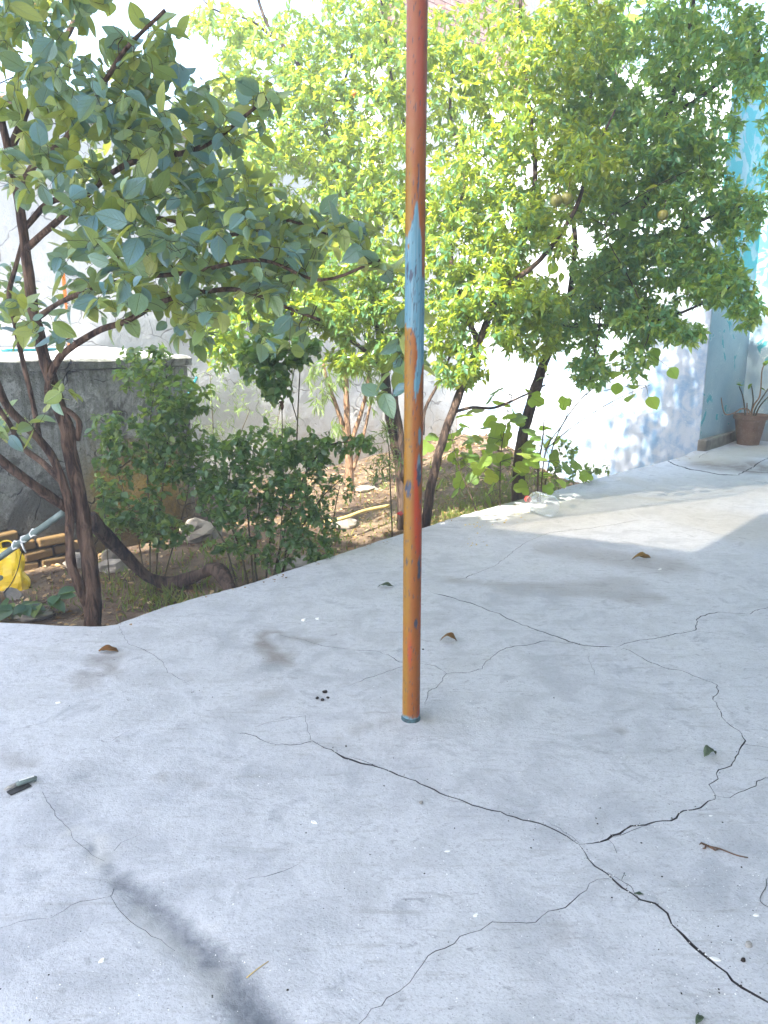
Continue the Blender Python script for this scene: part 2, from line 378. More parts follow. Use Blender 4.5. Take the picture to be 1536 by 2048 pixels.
def m_terrace():
    t = NT('stained_old_plaster'); e, n, z, p = uvw(t)
    a = t.noise(p, 2.2, 6, .7, .6); b = t.noise(p, 8, 6, .75, .8); c = t.noise(p, 45, 5, .7)
    st = t.noise(t.n('Mapping', {'Vector': p, 'Scale': (11, 11, .8)}).outputs[0], 1.2, 5, .65)
    col = t.mix(t.range(b, .3, .7), (.20, .205, .185), (.36, .36, .335))
    col = t.mix(t.math('MULTIPLY', t.range(st, .42, .62), t.range(z, -.1, 1.1, .3, .8)), col, (.11, .118, .09))
    col = t.mix(t.range(a, .52, .6, 0, .8), col, (.07, .068, .055))
    col = t.mix(t.math('MULTIPLY', t.range(a, .44, .38), t.range(b, .45, .6)), col, (.45, .45, .43))
    col = t.mix(t.range(c, .5, .66, 0, .55), col, (.1, .1, .085))
    e0 = W(.15, 2.2).dot(Vector((E2.x, E2.y, 0)))
    och = t.math('MULTIPLY', t.range(t.math('ABSOLUTE', t.math('SUBTRACT', e, e0)), .28, .65, 1, 0), t.range(t.math('ADD', z, t.math('MULTIPLY', b, .6)), 1.05, .55))
    col = t.mix(t.math('MULTIPLY', och, t.range(c, .3, .7, .95, .6)), col, (.33, .21, .015))
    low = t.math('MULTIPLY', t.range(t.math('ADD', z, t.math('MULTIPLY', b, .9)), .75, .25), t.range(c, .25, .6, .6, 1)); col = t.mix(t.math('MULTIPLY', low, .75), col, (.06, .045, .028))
    cr = t.n('TexVoronoi', {'Vector': t.vmath('ADD', p, t.n('VectorMath', {0: t.n('TexNoise', {'Vector': p, 'Scale': 4.}).outputs['Color'], 'Scale': .4}, operation='SCALE').outputs[0]).outputs[0], 'Scale': 2.6}, feature='DISTANCE_TO_EDGE').outputs['Distance']
    k = t.math('MULTIPLY', t.range(cr, .0, .02, 1, 0), t.range(a, .46, .54)); col = t.mix(t.math('MULTIPLY', k, .8), col, (.03, .03, .025))
    h = t.math('SUBTRACT', t.math('ADD', t.math('MULTIPLY', a, 1.5), t.math('ADD', b, t.math('MULTIPLY', c, .4))), k)
    return t.done(col, .92, t.bump(h, 1.0, .05), .15)
M['terrace'] = m_terrace()

def m_terracotta():
    t = NT('weathered_terracotta'); p = t.obj; b = t.noise(p, 7, 5, .65); c = t.noise(p, 60, 4)
    col = t.mix(t.range(b, .3, .7), (.19, .115, .085), (.28, .2, .155)); col = t.mix(t.range(t.noise(p, 4, 4), .56, .66, 0, .6), col, (.34, .27, .17))
    col = t.mix(t.range(c, .55, .7, 0, .4), col, (.5, .42, .36)); return t.done(col, .85, t.bump(c, .4, .004), .2)
M['terracotta'] = m_terracotta()
def m_brick(name, a, b_, paint=0):
    t = NT(name); r = t.n('ObjectInfo').outputs['Random']; p = t.pos
    col = t.mix(r, a, b_); col = t.mix(t.range(t.noise(p, 22, 5, .7), .45, .7, 0, .5), col, [x * .6 for x in a])
    return t.done(col, .92, t.bump(t.noise(p, 50, 5), .5, .006), .15)
M['brick'] = m_brick('red_brick', (.42, .22, .16), (.55, .33, .25)); M['brick_white'] = m_brick('limewashed_brick', (.7, .7, .69), (.78, .77, .75))
M['brick_mud'] = m_brick('muddy_yellow_brick', (.12, .08, .035), (.19, .12, .05)); M['mortar'] = m_plain('mortar', (.4, .36, .32), .95)
def m_plastic():
    t = NT('clear_thin_plastic'); gl = t.n('BsdfGlossy', {'Color': (.9, .93, .95), 'Roughness': .12}); tr = t.n('BsdfTransparent', {'Color': (.93, .95, .97)})
    df = t.n('BsdfDiffuse', {'Color': (.75, .78, .82)}); fr = t.n('LayerWeight', {'Blend': .35}).outputs['Facing']
    a = t.n('MixShader', {0: t.range(fr, .2, .95, .1, .65), 1: tr.outputs[0], 2: gl.outputs[0]}); b = t.n('MixShader', {0: .14, 1: a.outputs[0], 2: df.outputs[0]})
    t.set(t.out.inputs[0], b.outputs[0]); return t.m
M['plastic'] = m_plastic()

# ------------------------------------------------------------------ the ground and the slab
def resample(P, step):
    P = [Vector(p) for p in P]; out = [P[0]]
    for a, b in zip(P, P[1:]):
        k = max(1, int((b - a).length / step))
        out += [a + (b - a) * (i / k) for i in range(1, k + 1)]
    return out
edge_px = [(-420, 1243), (-150, 1243), (0, 1245), (120, 1251), (200, 1254), (235, 1249), (300, 1226), (390, 1197), (480, 1174), (600, 1135), (700, 1101), (800, 1070), (845, 1057), (950, 1023), (1040, 1000), (1100, 985), (1200, 955), (1300, 931)]
edge = [gp(u, v).xy for u, v in edge_px] + [W(6.6, 0).xy]
edge = resample([Vector((*p, 0)) for p in edge], .05)
for i, p in enumerate(edge[1:-1], 1):
    p.x += .014 * nz(p.x * 3, p.y * 3) + .009 * nz(p.x * 17, p.y * 17); p.y += .014 * nz(p.y * 3, p.x * 3, 5) + .010 * nz(p.y * 17, p.x * 17, 5)
slab_poly = [p.xy for p in edge] + [W(8.2, 0).xy, W(8.2, -6.5).xy, Vector((4, -4.5)), Vector((-9, -4.5)), Vector((-9, edge[0].y))]

cracks = [  # (pixels, width in metres)
 ([(455,1468),(490,1467),(540,1488),(590,1490),(625,1482),(640,1490),(665,1500)], .0022),
 ([(640,1490),(690,1515),(722,1526),(768,1537),(800,1548),(840,1567),(880,1586),(920,1600),(960,1612),(1015,1628),(1060,1645),(1100,1653),(1135,1673),(1158,1690)], .0052),
 ([(1158,1690),(1170,1705),(1190,1733),(1215,1747),(1230,1762),(1247,1775),(1264,1790),(1280,1802),(1310,1808),(1335,1828),(1345,1850),(1365,1870),(1385,1890),(1420,1918),(1455,1945),(1485,1975),(1515,1995),(1560,2020)], .0058),
 ([(1158,1690),(1185,1688),(1215,1679),(1238,1668),(1265,1655),(1300,1645),(1340,1640),(1370,1622),(1400,1614),(1430,1598)], .0046),
 ([(1430,1598),(1425,1580),(1420,1568),(1432,1555),(1440,1540),(1460,1530),(1468,1512),(1485,1494),(1490,1480),(1487,1466),(1460,1450),(1445,1432),(1435,1412),(1425,1398),(1435,1380),(1435,1370),(1400,1355),(1365,1342),(1330,1335),(1290,1318),(1260,1300),(1230,1294)], .0032),
 ([(1230,1294),(1190,1292),(1160,1289),(1130,1280),(1095,1267),(1060,1256),(1015,1236),(980,1222),(940,1207),(890,1192),(862,1185)], .0056),
 ([(1430,1590),(1460,1595),(1490,1580),(1515,1562),(1545,1554)], .002), ([(1490,1488),(1545,1494)], .0018),
 ([(1230,1294),(1255,1284),(1300,1278),(1345,1268),(1390,1260),(1395,1240),(1402,1232),(1435,1224),(1500,1228),(1515,1220),(1545,1214)], .0034),
 ([(1160,1289),(1090,1281),(1070,1288),(1020,1295),(1000,1302),(970,1325),(965,1337),(930,1343),(893,1347),(880,1365),(860,1385),(850,1410)], .0026),
 ([(893,1347),(870,1332),(845,1326),(800,1322),(760,1302),(700,1298),(645,1290),(600,1278),(540,1265)], .0022),
 ([(845,1326),(800,1333),(730,1358),(700,1370),(672,1376)], .0018),
 ([(1218,1757),(1180,1768),(1172,1780),(1150,1800),(1130,1815),(1095,1822),(1068,1842),(1020,1850),(985,1845),(960,1858),(920,1872),(890,1895),(855,1910),(845,1930),(820,1965),(800,1985),(775,1998),(745,2020),(715,2052)], .0015),
 ([(1215,1679),(1225,1690),(1234,1708)], .002), ([(1250,1745),(1243,1760)], .0025),
 ([(-20,1866),(55,1840),(100,1835),(125,1818),(160,1802),(200,1797),(220,1788),(228,1772)], .0012),
 ([(220,1788),(225,1805),(250,1830),(290,1860),(320,1875),(350,1895)], .0013),
 ([(85,1585),(100,1610),(150,1678),(165,1695),(195,1712),(210,1720)], .0013),
 ([(620,1480),(614,1455),(610,1432),(560,1440),(510,1455)], .0016),
 ([(210,1488),(235,1475),(260,1462)], .002),
 ([(900,1160),(930,1155),(990,1130),(1050,1085),(1100,1065),(1190,1055),(1280,1040)], .0026), ([(1310,1042),(1400,1060),(1500,1080),(1545,1086)], .0026),
 ([(1335,922),(1352,930),(1380,938),(1440,949),(1476,950)], .028), ([(1476,950),(1492,941),(1515,930),(1545,918)], .009), ([(1492,942),(1545,946)], .008), ([(1495,959),(1520,964),(1545,968)], .007), ([(1396,918),(1418,908)], .005),
 ([(238,1250),(245,1270),(258,1290),(300,1305),(325,1325),(335,1345),(380,1365)], .0018),
 ([(1215,1745),(1240,1757),(1262,1774),(1277,1797)], .003), ([(1100,1648),(1122,1655),(1142,1672),(1160,1688)], .002), ([(700,1513),(740,1527),(768,1531)], .002), ([(880,1591),(905,1602),(935,1607)], .0022), ([(1225,1675),(1260,1663),(1300,1650)], .002),
 ([(1180,1310),(1184,1330),(1188,1350)], .0014), ([(490,1760),(530,1752),(570,1742),(598,1728)], .0015), ([(228,1700),(245,1685),(285,1666)], .0016)]
verts = [Vector(p) for p in slab_poly]; faces = [list(range(len(verts) - 1, -1, -1))]
for ci, (px, w) in enumerate(cracks):
    P = resample([Vector((*gp(u, v).xy, 0)) for u, v in px], .022); n = len(P); Q = []
    for i, p in enumerate(P):
        t = (P[min(i + 1, n - 1)] - P[max(0, i - 1)]).normalized(); s = Vector((-t.y, t.x, 0))
        amp = .011 if 0 < i < n - 1 else 0
        p = p + s * (amp * nz(p.x * 14, p.y * 14, ci) + amp * .8 * nz(p.x * 45, p.y * 45, ci + 9))
        ww = w * (.75 + 1.3 * abs(nz(p.x * 7, p.y * 7, 20)) + .3 * nz(p.x * 30, p.y * 30, 3)) * (1 + .9 * abs(t.x)) * min(1, .25 + i / 4, .25 + (n - 1 - i) / 4)
        ww = max(ww * .72, .0013)
        Q.append((p + s * ww / 2, p - s * ww / 2))
    b = len(verts)
    for l, r in Q: verts += [l.xy, r.xy]
    for i in range(n - 1): faces.append([b + 2 * i + 1, b + 2 * i + 3, b + 2 * i + 2, b + 2 * i])
def in_poly(x, y, P):
    c = False; j = len(P) - 1
    for i in range(len(P)):
        if (P[i][1] > y) != (P[j][1] > y) and x < (P[j][0] - P[i][0]) * (y - P[i][1]) / (P[j][1] - P[i][1]) + P[i][0]: c = not c
        j = i
    return c
yy = .9
while yy < 10.5:
    st = .022 + .009 * yy; xx = -3.2
    while xx < 5.5:
        x = xx + random.uniform(-.3, .3) * st; y = yy + random.uniform(-.3, .3) * st
        if abs(x) < .62 * y + .4 and in_poly(x, y, slab_poly): verts.append(Vector((x, y)))
        xx += st
    yy += st
r = delaunay_2d_cdt(verts, [], faces, 0, 1e-6, True)
OV, OF, OID = r[0], r[2], r[5]
gA, gB = gp(195, 1712), gp(600, 2110)
def slab_z(x, y):
    z = .006 * nz(x * 1.3, y * 1.3) + .003 * nz(x * 5, y * 5, 2)
    d = gB - gA; q = Vector((x, y, 0)); h = max(0, min(1.4, (q - gA).dot(d) / d.length_squared)); dist = (q - (gA + d * h)).length
    z -= .014 * math.exp(-(dist / .05) ** 2) * sm(0, .5, h + .15)
    # the broken, lifted plate in the far corner
    if y > 8: z += .05 * sm(0, .25, (Vector((x, y)) - S0).dot(E2) - 6.0) * sm(-.0, .5, 1.0) * sm(8.4, 8.9, y) * sm(3.6, 3.9, x) * .6
    return z
keep = []; crackf = []
for f, ids in zip(OF, OID):
    if 0 not in ids: continue
    (keep if len(ids) == 1 else crackf).append(f)
V3 = [(v.x, v.y, slab_z(v.x, v.y)) for v in OV]
ce = set()
for f in crackf:
    for a, b in zip(f, f[1:] + f[:1]): ce.add((a, b))
F3 = [tuple(f) for f in keep]; low = {}
def lo(i):
    if i not in low: low[i] = len(V3); V3.append((V3[i][0], V3[i][1], V3[i][2] - .03)); V3.append(V3[i])
    return low[i]
for f in keep:
    for a, b in zip(f, f[1:] + f[:1]):
        if (b, a) in ce: F3.append((lo(b) + 1, lo(a) + 1, lo(a), lo(b)))
me = bpy.data.meshes.new('concrete_slab'); me.from_pydata(V3, [], F3); me.update()
me.materials.append(M['concrete']); me.materials.append(M['dark']); me.polygons.foreach_set('material_index', [0 if len(f) == 3 else 1 for f in F3])
sm_flags = [len(f) == 3 for f in F3]; me.polygons.foreach_set('use_smooth', sm_flags)
sv = np.array([stain_shade_at(v[0], v[1]) for v in V3], np.float32); pa = me.attributes.new('pale_stain', 'FLOAT', 'POINT'); pa.data.foreach_set('value', sv[:, 3].copy()); sv[:, 3] = 1
sa = me.color_attributes.new('stain_shade', 'FLOAT_COLOR', 'POINT'); sa.data.foreach_set('color', sv.ravel())
slab = tag(obj('pavement', me, M['concrete']), 'pale grey cracked concrete pavement', kind='structure')
mb = MB(); rings = [(0, None), (.010, -.003), (.018, -.012), (.022, -.03), (.02, -.5)]; n = len(edge); V = []
for k, (off, dz) in enumerate(rings):
    for i, p in enumerate(edge):
        t = (edge[min(i + 1, n - 1)] - edge[max(i - 1, 0)]).normalized(); s = Vector((-t.y, t.x, 0)); z0 = slab_z(p.x, p.y)
        o = off * (1 + .9 * nz(p.x * 8, p.y * 8, 7))
        V.append((p.x + s.x * o, p.y + s.y * o, z0 if dz is None else z0 + dz))
mb.add(V, [(k * n + i, k * n + i + 1, (k + 1) * n + i + 1, (k + 1) * n + i) for k in range(len(rings) - 1) for i in range(n - 1)])
mb.build('pavement_edge', M['concrete'], slab)
mb = MB(); mb.add([(p[0], p[1], -.032) for p in [W(8.1, -.15), W(8.1, -6), (4, -4), (-8.5, -4), (-8.5, 3.5), (-1.5, 3.5)]] , [tuple(range(6))])
mb.build('crack_bed', M['dark'], slab, False)
# soil: fine in the garden, one wide sheet to the horizon
xs = np.concatenate([[-400, -60, -20], np.arange(-5.5, 6, .075), [20, 60, 400]]); ys = np.concatenate([[-400, -60, -8], np.arange(2.8, 13.5, .075), [24, 60, 400]])
V = [(x, y, soil_h(x, y) if (-5.6 < x < 6 and 2.7 < y < 13.6) else -.55) for y in ys for x in xs]; nx = len(xs)
F = [(j * nx + i, j * nx + i + 1, (j + 1) * nx + i + 1, (j + 1) * nx + i) for j in range(len(ys) - 1) for i in range(nx - 1)]
mb = MB(); mb.add(V, F); g = mb.build('ground', M['soil']); tag(g, 'brown garden soil under the trees', kind='structure')

# ------------------------------------------------------------------ walls
def wall_piece(name, e0, n0, e1, n1, z0, z1, th, mat, parent=None, step=.25, amp=.012):
    """thick wall whose visible face runs from (e0,n0) to (e1,n1); depth goes to the left of that direction"""
    A = W(e0, n0); B = W(e1, n1); d = (B - A); L = d.length; d = d / L; s = Vector((-d.y, d.x, 0))
    k = max(1, int(L / step)); m = max(1, int((z1 - z0) / step)); mb = MB(); V = []; F = []
    for j in range(m + 1):
        for i in range(k + 1):
            p = A + d * (L * i / k); z = z0 + (z1 - z0) * j / m; q = 0 if i in (0, k) else amp * nz(p.x * 1.7, p.y * 1.7, z * 1.7)
            zz = z + (.02 * nz(p.x * 3, p.y * 3) if j == m else 0)
            V.append((p.x + s.x * q, p.y + s.y * q, zz))
    nb = len(V)
    for j in range(m):
        for i in range(k): a = j * (k + 1) + i; F.append((a, a + 1, a + k + 2, a + k + 1))
    for i in range(k + 1): v = V[m * (k + 1) + i]; V.append((v[0] + s.x * th, v[1] + s.y * th, v[2]))
    for i in range(k): F.append((m * (k + 1) + i, m * (k + 1) + i + 1, nb + i + 1, nb + i))
    c = len(V); Bk = [A + s * th, B + s * th]
    V += [(Bk[0].x, Bk[0].y, z0), (Bk[1].x, Bk[1].y, z0)]
    F.append(tuple([c + 1, c] + [nb + i for i in range(k + 1)]))
    F.append(tuple([j * (k + 1) for j in range(m, -1, -1)] + [c, nb])); F.append(tuple([k + j * (k + 1) for j in range(m + 1)] + [nb + k, c + 1]))
    mb.add(V, F); return mb.build(name, mat, parent, False)
BW = 3.82
w1 = empty('garden_wall', W(2, BW), 'grey white limewashed garden wall behind the shrubs, lower part of the back', 'wall')
wall_piece('plaster_face', -5.5, BW, 4.9, BW, -.6, 3.42, .3, M['backwall'], w1, .2, .03)
cp = MB()
for i in range(34):
    e = -5.4 + i * .3; c = W(e + .15, BW + .13, 3.46)
    cp = MB().box((0, 0, 0), (.285, .36, .07)); me_o = cp.build('coping_brick', M['brick_mud'], w1, False, .008); me_o.matrix_parent_inverse = Matrix(); me_o.location = (c - w1.location) + Vector((0, 0, .012 * random.uniform(-1, 1))); me_o.rotation_euler.z = ANG + random.uniform(-.03, .03)
w2 = empty('brick_house', W(6, BW), 'tall neighbouring house with white lower wall and bare red brick above', 'house')
wall_piece('white_wall', 4.901, BW - .012, 6.6, BW - .012, -.6, 5.1, .35, M['backwall'], w2, .25, .02)
MB().box((W(8.0, BW + .2, 6.35)), (6.2, .3, 2.5), Matrix.Rotation(ANG, 3, 'Z')).build('mortar_core', M['mortar'], w2, False)
bm = bpy.data.meshes.new('brick'); tb = MB().box((0, 0, 0), (.222, .1, .066)); bm.from_pydata(tb.v, [], tb.f); bm.materials.append(M['brick'])
bmw = bm.copy(); bmw.materials.clear(); bmw.materials.append(M['brick_white'])
nb = 0
for rr in range(-6, 22):
    z = 5.15 + rr * .082
    for k in range(13):
        e = 5.02 + k * .24 + (.12 if rr % 2 else 0)
        if nb >= 298: break
        u, v, d = project([W(e, BW, z)])
        if not (770 < u[0] < 1150 and -20 < v[0] < 210): continue
        c = W(e, BW - (.025 if rr < 0 else .0) + .01 * random.uniform(-1, .6), z)
        b = link(bpy.data.objects.new('brick', bmw if rr < 0 else bm)); b.parent = w2; b.location = c - w2.location; b.rotation_euler = (random.uniform(-.01, .01), random.uniform(-.012, .012), ANG); nb += 1
w3 = empty('end_wall', W(6.62, 2), 'blue and white limewashed wall closing the far end of the garden', 'wall')
wall_piece('limewashed_face', 6.62, BW - .02, 6.62, 0.0, -.6, 4.6, 1.4, M['bluewhite'], w3, .2, .018)
w4 = empty('turquoise_wall', W(8.05, -1), 'turquoise flaking painted house wall behind the flower pot', 'wall')
wall_piece('return_face', 6.63, -.008, 8.05, -.008, -.3, 4.7, .1, M['blue'], w4, .2, .006)
wall_piece('painted_face', 8.05, -.008, 8.05, -6.4, -.3, 4.7, .3, M['blue'], w4, .2, .012)
pl = MB(); A = W(6.6, -.09); 
pts = [W(6.57, .0), W(6.6, -.10), W(7.2, -.085), W(8.04, -.03), W(8.04, 0)]
pl.prism([p.xy for p in pts], -.05, .17); pl.build('plinth_block', M['stone'], w4, False, .018)
# the raised terrace
TN = 2.22; TE = .69
w5 = empty('raised_terrace', W(-1, TN + .6), 'raised terrace with stained grey retaining wall and pale top, behind the left tree', 'terrace')
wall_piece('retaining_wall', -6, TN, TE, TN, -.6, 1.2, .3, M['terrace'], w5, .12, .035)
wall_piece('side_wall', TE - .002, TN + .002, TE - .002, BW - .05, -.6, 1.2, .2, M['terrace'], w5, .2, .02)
tp = MB(); P = []
seg = [-6 + .18 * i for i in range(38)]; seg[-1] = TE + .03
for e in seg:
    j = .02 * nz(e * 5, 3) + .01 * nz(e * 19, 1)
    P.append([W(e, TN - .03 + j, 1.205), W(e, TN - .04 + j, 1.268 + .02 * nz(e * 9) + .012 * nz(e * 31)), W(e, TN + .02 + j, 1.285), W(e, BW - .02, 1.345), W(e, BW - .02, 1.205)])
V = [p for q in P for p in q]; F = [(i * 5 + k, (i + 1) * 5 + k, (i + 1) * 5 + (k + 1) % 5, i * 5 + (k + 1) % 5) for i in range(len(P) - 1) for k in range(5)] + [(4, 3, 2, 1, 0), tuple(len(V) - 5 + k for k in range(5))]
tp.add(V, F); ts = tp.build('top_slab', M['concrete'], w5, False); ts.data.materials.append(M['terrace']); ts.data.polygons.foreach_set('material_index', [1 if (f % 5 in (0, 1) and f < 5 * (len(P) - 1)) else 0 for f in range(len(ts.data.polygons))])
bm2 = bpy.data.meshes.new('brick'); tb = MB().box((0, 0, 0), (.225, .1, .07)); bm2.from_pydata(tb.v, [], tb.f); bm2.materials.append(M['brick_mud'])
for rr in range(4):
    for k in range(9):
        e = -2.6 + k * .245 + (.12 if rr % 2 else 0); z = -.27 + rr * .088
        if rr == 3 and k in (0, 1, 5, 7, 8): continue
        b = link(bpy.data.objects.new('brick', bm2)); b.parent = w5; b.location = W(e, TN - .005 + random.uniform(-.018, .01), z + random.uniform(-.006, .006)) - w5.location
        b.rotation_euler = (random.uniform(-.04, .04), random.uniform(-.05, .05), ANG + random.uniform(-.05, .05)); m = b.modifiers.new('bevel', 'BEVEL'); m.width = .014; m.segments = 2
# veranda roof that the pole carries (above the frame) and its house, plus unseen pieces added to shape the shade
RZ = 5.2
roof = empty('veranda_house', W(3, -5), 'house with flat veranda roof over the pavement, with unseen added shade panels', 'house')
def roof_piece(name, L): MB().prism([W(e, n).xy for e, n in L][::-1], RZ, RZ + .16).build(name, M['roof'], roof, False)
roof_piece('veranda_roof', [(-9, -1.84), (9, -1.84), (9, -5.2), (-9, -5.2)])
roof_piece('shade_wing_roof', [(-9, 1.9), (-3.75, 1.9), (-3.7, -.2), (-3.16, -.33), (-2.72, -1.836), (-9, -1.836)])  # unseen wing, outline shaped to shade the garden bed but not the crown
roof_piece('shade_canopy', [(-1, -.36), (0, -.15), (3.0, -.08), (4.4, -.08), (4.45, -1.836), (2.5, -1.836), (2.5, -1.6), (-.4, -1.4), (-3.156, -.33)])  # unseen canopy added to shade the slab strip and far walls
roof_piece('sun_dimmer', [(-3.14, -.34), (-.4, -1.405), (2.49, -1.605), (2.49, -1.83), (-2.71, -1.83)])  # unseen sheet added over the roof gap to dim the sun patch
for nm, tc in (('sun_dimmer', (.42, .40, .37)), ('shade_canopy', (.34, .33, .31))):
    sheet = [o for o in roof.children if o.name.startswith(nm)][0]; tn = NT(nm + '_plastic'); tn.set(tn.out.inputs[0], tn.n('BsdfTransparent', {'Color': tc}).outputs[0]); sheet.data.materials.clear(); sheet.data.materials.append(tn.m)
wall_piece('house_wall', 8.0, -5.2, -6, -5.2, -.3, RZ, .3, M['housewall'], roof, 1, 0)

# ------------------------------------------------------------------ the painted pole
pb = gp(822, 1437); PR = .0345
def pole():
    t = empty('steel_pole', (pb.x, pb.y, 0), 'tall steel pole with orange paint flaking to blue, standing on the concrete', 'pole')
    na, nzv = 72, 620; H = RZ + .0; V = []; F = []; C = []
    def vpx(z):
        u, v, d = project([(pb.x, pb.y, z)]); return v[0]
    chips = [(.80, 950, .10, 22), (.25, 975, .16, 16), (.86, 1130, .08, 20), (.18, 1120, .04, 7), (.72, 1242, .08, 9), (.66, 1032, .03, 5), (.68, 1044, .03, 4), (.3, 553, .09, 11), (.12, 545, .05, 16), (.52, 545, .05, 12), (.4, 900, .02, 3), (.9, 1000, .02, 3), (.55, 1385, .03, 6), (.35, 1200, .015, 3)]
    for j in range(nzv + 1):
        z = -.02 + (H + .02) * j / nzv; v = vpx(max(0, z))
        for k in range(na):
            a = 2 * math.pi * k / na; x, y = math.sin(a), -math.cos(a)
            V.append((PR * x, PR * y, z))
            s = .5 + .5 * x if y < 0 else (1.5 - .5 * x if x > 0 else -.5 - .5 * x) # 0..1 across the visible side
            w = .06 * nz(z * 9, x * 2, y * 2) + .05 * nz(z * 30, x * 6, y * 6)
            g1 = nz(z * 3.2, x * 1.2, y * 1.2 + 9); g2 = nz(z * 1.6 + 5, x * 1.5, y * 1.5)
            # orange coat with red and olive brush marks
            c = Vector((.25, .075, .011))
            c = c.lerp(Vector((.36, .038, .012)), sm(.05, .3, g1) * .85)
            c = c.lerp(Vector((.25, .125, .008)), sm(.55, .15, s + w * 2 + .25 * g2) * .9)
            if v < 420: c = c.lerp(Vector((.30, .085, .055)), sm(420, 120, v) * .75)
            c = c.lerp(c * .72, sm(-.2, .5, nz(z * 60, x * 14, y * 14)) * .25)
            # old blue coat
            b = 0; wv = v + 260 * w
            if 385 < v < 815:
                Lb = np.interp(wv, [395, 410, 440, 460, 474, 476], [.52, .47, .36, .18, .0, -1]); Rb = np.interp(wv, [395, 420, 450, 480, 560, 572, 690, 735, 770, 803], [.56, .62, .68, .82, .85, 1.8, 1.8, .92, .8, .6])
                b = sm(Lb - .02, Lb + .03, s + w * .3) * sm(Rb + .02, Rb - .03, s + w * .3) * sm(392, 400, wv) * sm(806, 798, wv)
                if ((s - .30) / .34) ** 2 + ((wv - 712) / 56) ** 2 < 1 or (wv > 700 and s < np.interp(wv, [700, 735, 750, 803], [.3, .6, .44, .56])): b = 0
                if ((s - .03) / .12) ** 2 + ((wv - 662) / 14) ** 2 < 1 or ((s - .16) / .05) ** 2 + ((v - 494) / 4) ** 2 < 1: b = 0
            if v > 1424: b = max(b, sm(1424, 1430, v + 60 * w))
            for (cs, cv, ws, hv) in ((.78, 935, .10, 30), (.8, 870, .09, 18)): b = max(b, sm(1, .6, ((s - cs) / ws) ** 2 + ((v - cv) / hv) ** 2 + 5 * w) * .8)
            blue = Vector((.075, .20, .27)).lerp(Vector((.2, .32, .38)), sm(-.1, .5, nz(z * 8, x * 9, y * 9)) * .6)
            c = c.lerp(blue, b)
            q = 0
            for (cs, cv, ws, hv) in chips: q = max(q, sm(1.15, .75, ((s - cs) / ws) ** 2 + ((v - cv) / hv) ** 2 + 9 * w + 1.5 * nz(z * 70, x * 16, y * 16) + .5 * nz(z * 160, x * 40, y * 40)))
            if 555 < v < 670 and .3 < s < .6: q = max(q, sm(.25, .4, nz(z * 25, x * 45, y * 45)) * .8)
            if 330 < v < 392: q = max(q, sm(.035, .02, abs(s - .62 - .02 * math.sin(v / 9))) * sm(392, 385, v) * sm(330, 336, v))
            if nz(z * 55 + 3, x * 16, y * 16) > .5: q = max(q, .8)
            c = c.lerp(Vector((.035, .05, .085)), q)
            if v > 1432: c = c.lerp(Vector((.04, .045, .05)), .7)
            C.append((*c, max(0, 1 - .45 * b - q)))
    for j in range(nzv):
        for k in range(na): k2 = (k + 1) % na; F.append((j * na + k, j * na + k2, (j + 1) * na + k2, (j + 1) * na + k))
    me = bpy.data.meshes.new('pipe'); me.from_pydata(V, [], F); me.update(); me.polygons.foreach_set('use_smooth', [True] * len(F))
    at_ = me.color_attributes.new('paint', 'FLOAT_COLOR', 'POINT'); at_.data.foreach_set('color', np.array(C, np.float32).ravel())
    m = NT('flaking_pole_paint'); col = m.n('Attribute', attribute_name='paint').outputs['Color']; p = m.pos
    stn = m.noise(m.n('Mapping', {'Vector': p, 'Scale': (160, 160, 12)}).outputs[0], 1, 4)
    col = m.mix(m.range(stn, .5, .8, 0, .25), col, (.2, .1, .03))
    hh = m.math('ADD', m.n('Attribute', attribute_name='paint').outputs['Alpha'], m.math('MULTIPLY', m.noise(p, 45, 5), .5)); me.materials.append(m.done(col, m.range(m.noise(p, 30, 4), .3, .7, .35, .6), m.bump(hh, .5, .004), .45))
    o = link(bpy.data.objects.new('pipe', me)); o.parent = t
    ring = MB().lathe([(PR + .003, -.02), (PR + .004, .006), (PR + .001, .013), (PR - .002, .014)], (pb.x, pb.y, 0), 40, None, .06); ring.build('base_collar', M['collar'], t)
pole()

# ------------------------------------------------------------------ leaves and growth
def tpl(width, rows, prof, fold=.18, curl=.15, twist=0):
    V = [(0, 0, 0)]; U = [(.5, 0)]; F = []
    for i in range(1, rows):
        y = i / rows; w = prof(y) * width / 2; z = -curl * y * y
        V += [(-w, y, z + fold * w), (0, y, z), (w, y, z + fold * w)]; U += [(.5 - .5 * prof(y), y), (.5, y), (.5 + .5 * prof(y), y)]
    V.append((0, 1, -curl)); U.append((.5, 1)); n = len(V)
    F += [(0, 2, 1), (0, 3, 2)]
    for i in range(rows - 2):
        a = 1 + 3 * i
        F += [(a, a + 1, a + 4), (a, a + 4, a + 3), (a + 1, a + 2, a + 5), (a + 1, a + 5, a + 4)]
    a = n - 4; F += [(a, a + 1, n - 1), (a + 1, a + 2, n - 1)]
    return np.array(V, float), np.array(F), np.array(U, float)
def tpl_small(width, fold=.3, curl=.12):
    V = [(0, 0, 0), (-width / 2, .45, fold * width / 2 - .03), (0, .5, -.03), (width / 2, .45, fold * width / 2 - .03), (0, 1, -curl)]
    return np.array(V, float), np.array([(0, 2, 1), (0, 3, 2), (1, 2, 4), (2, 3, 4)]), np.array([(.5, 0), (0, .45), (.5, .5), (1, .45), (.5, 1)])
ovate = lambda y: (math.sin(math.pi * min(1, y ** .82)) ** .8) if y < 1 else 0
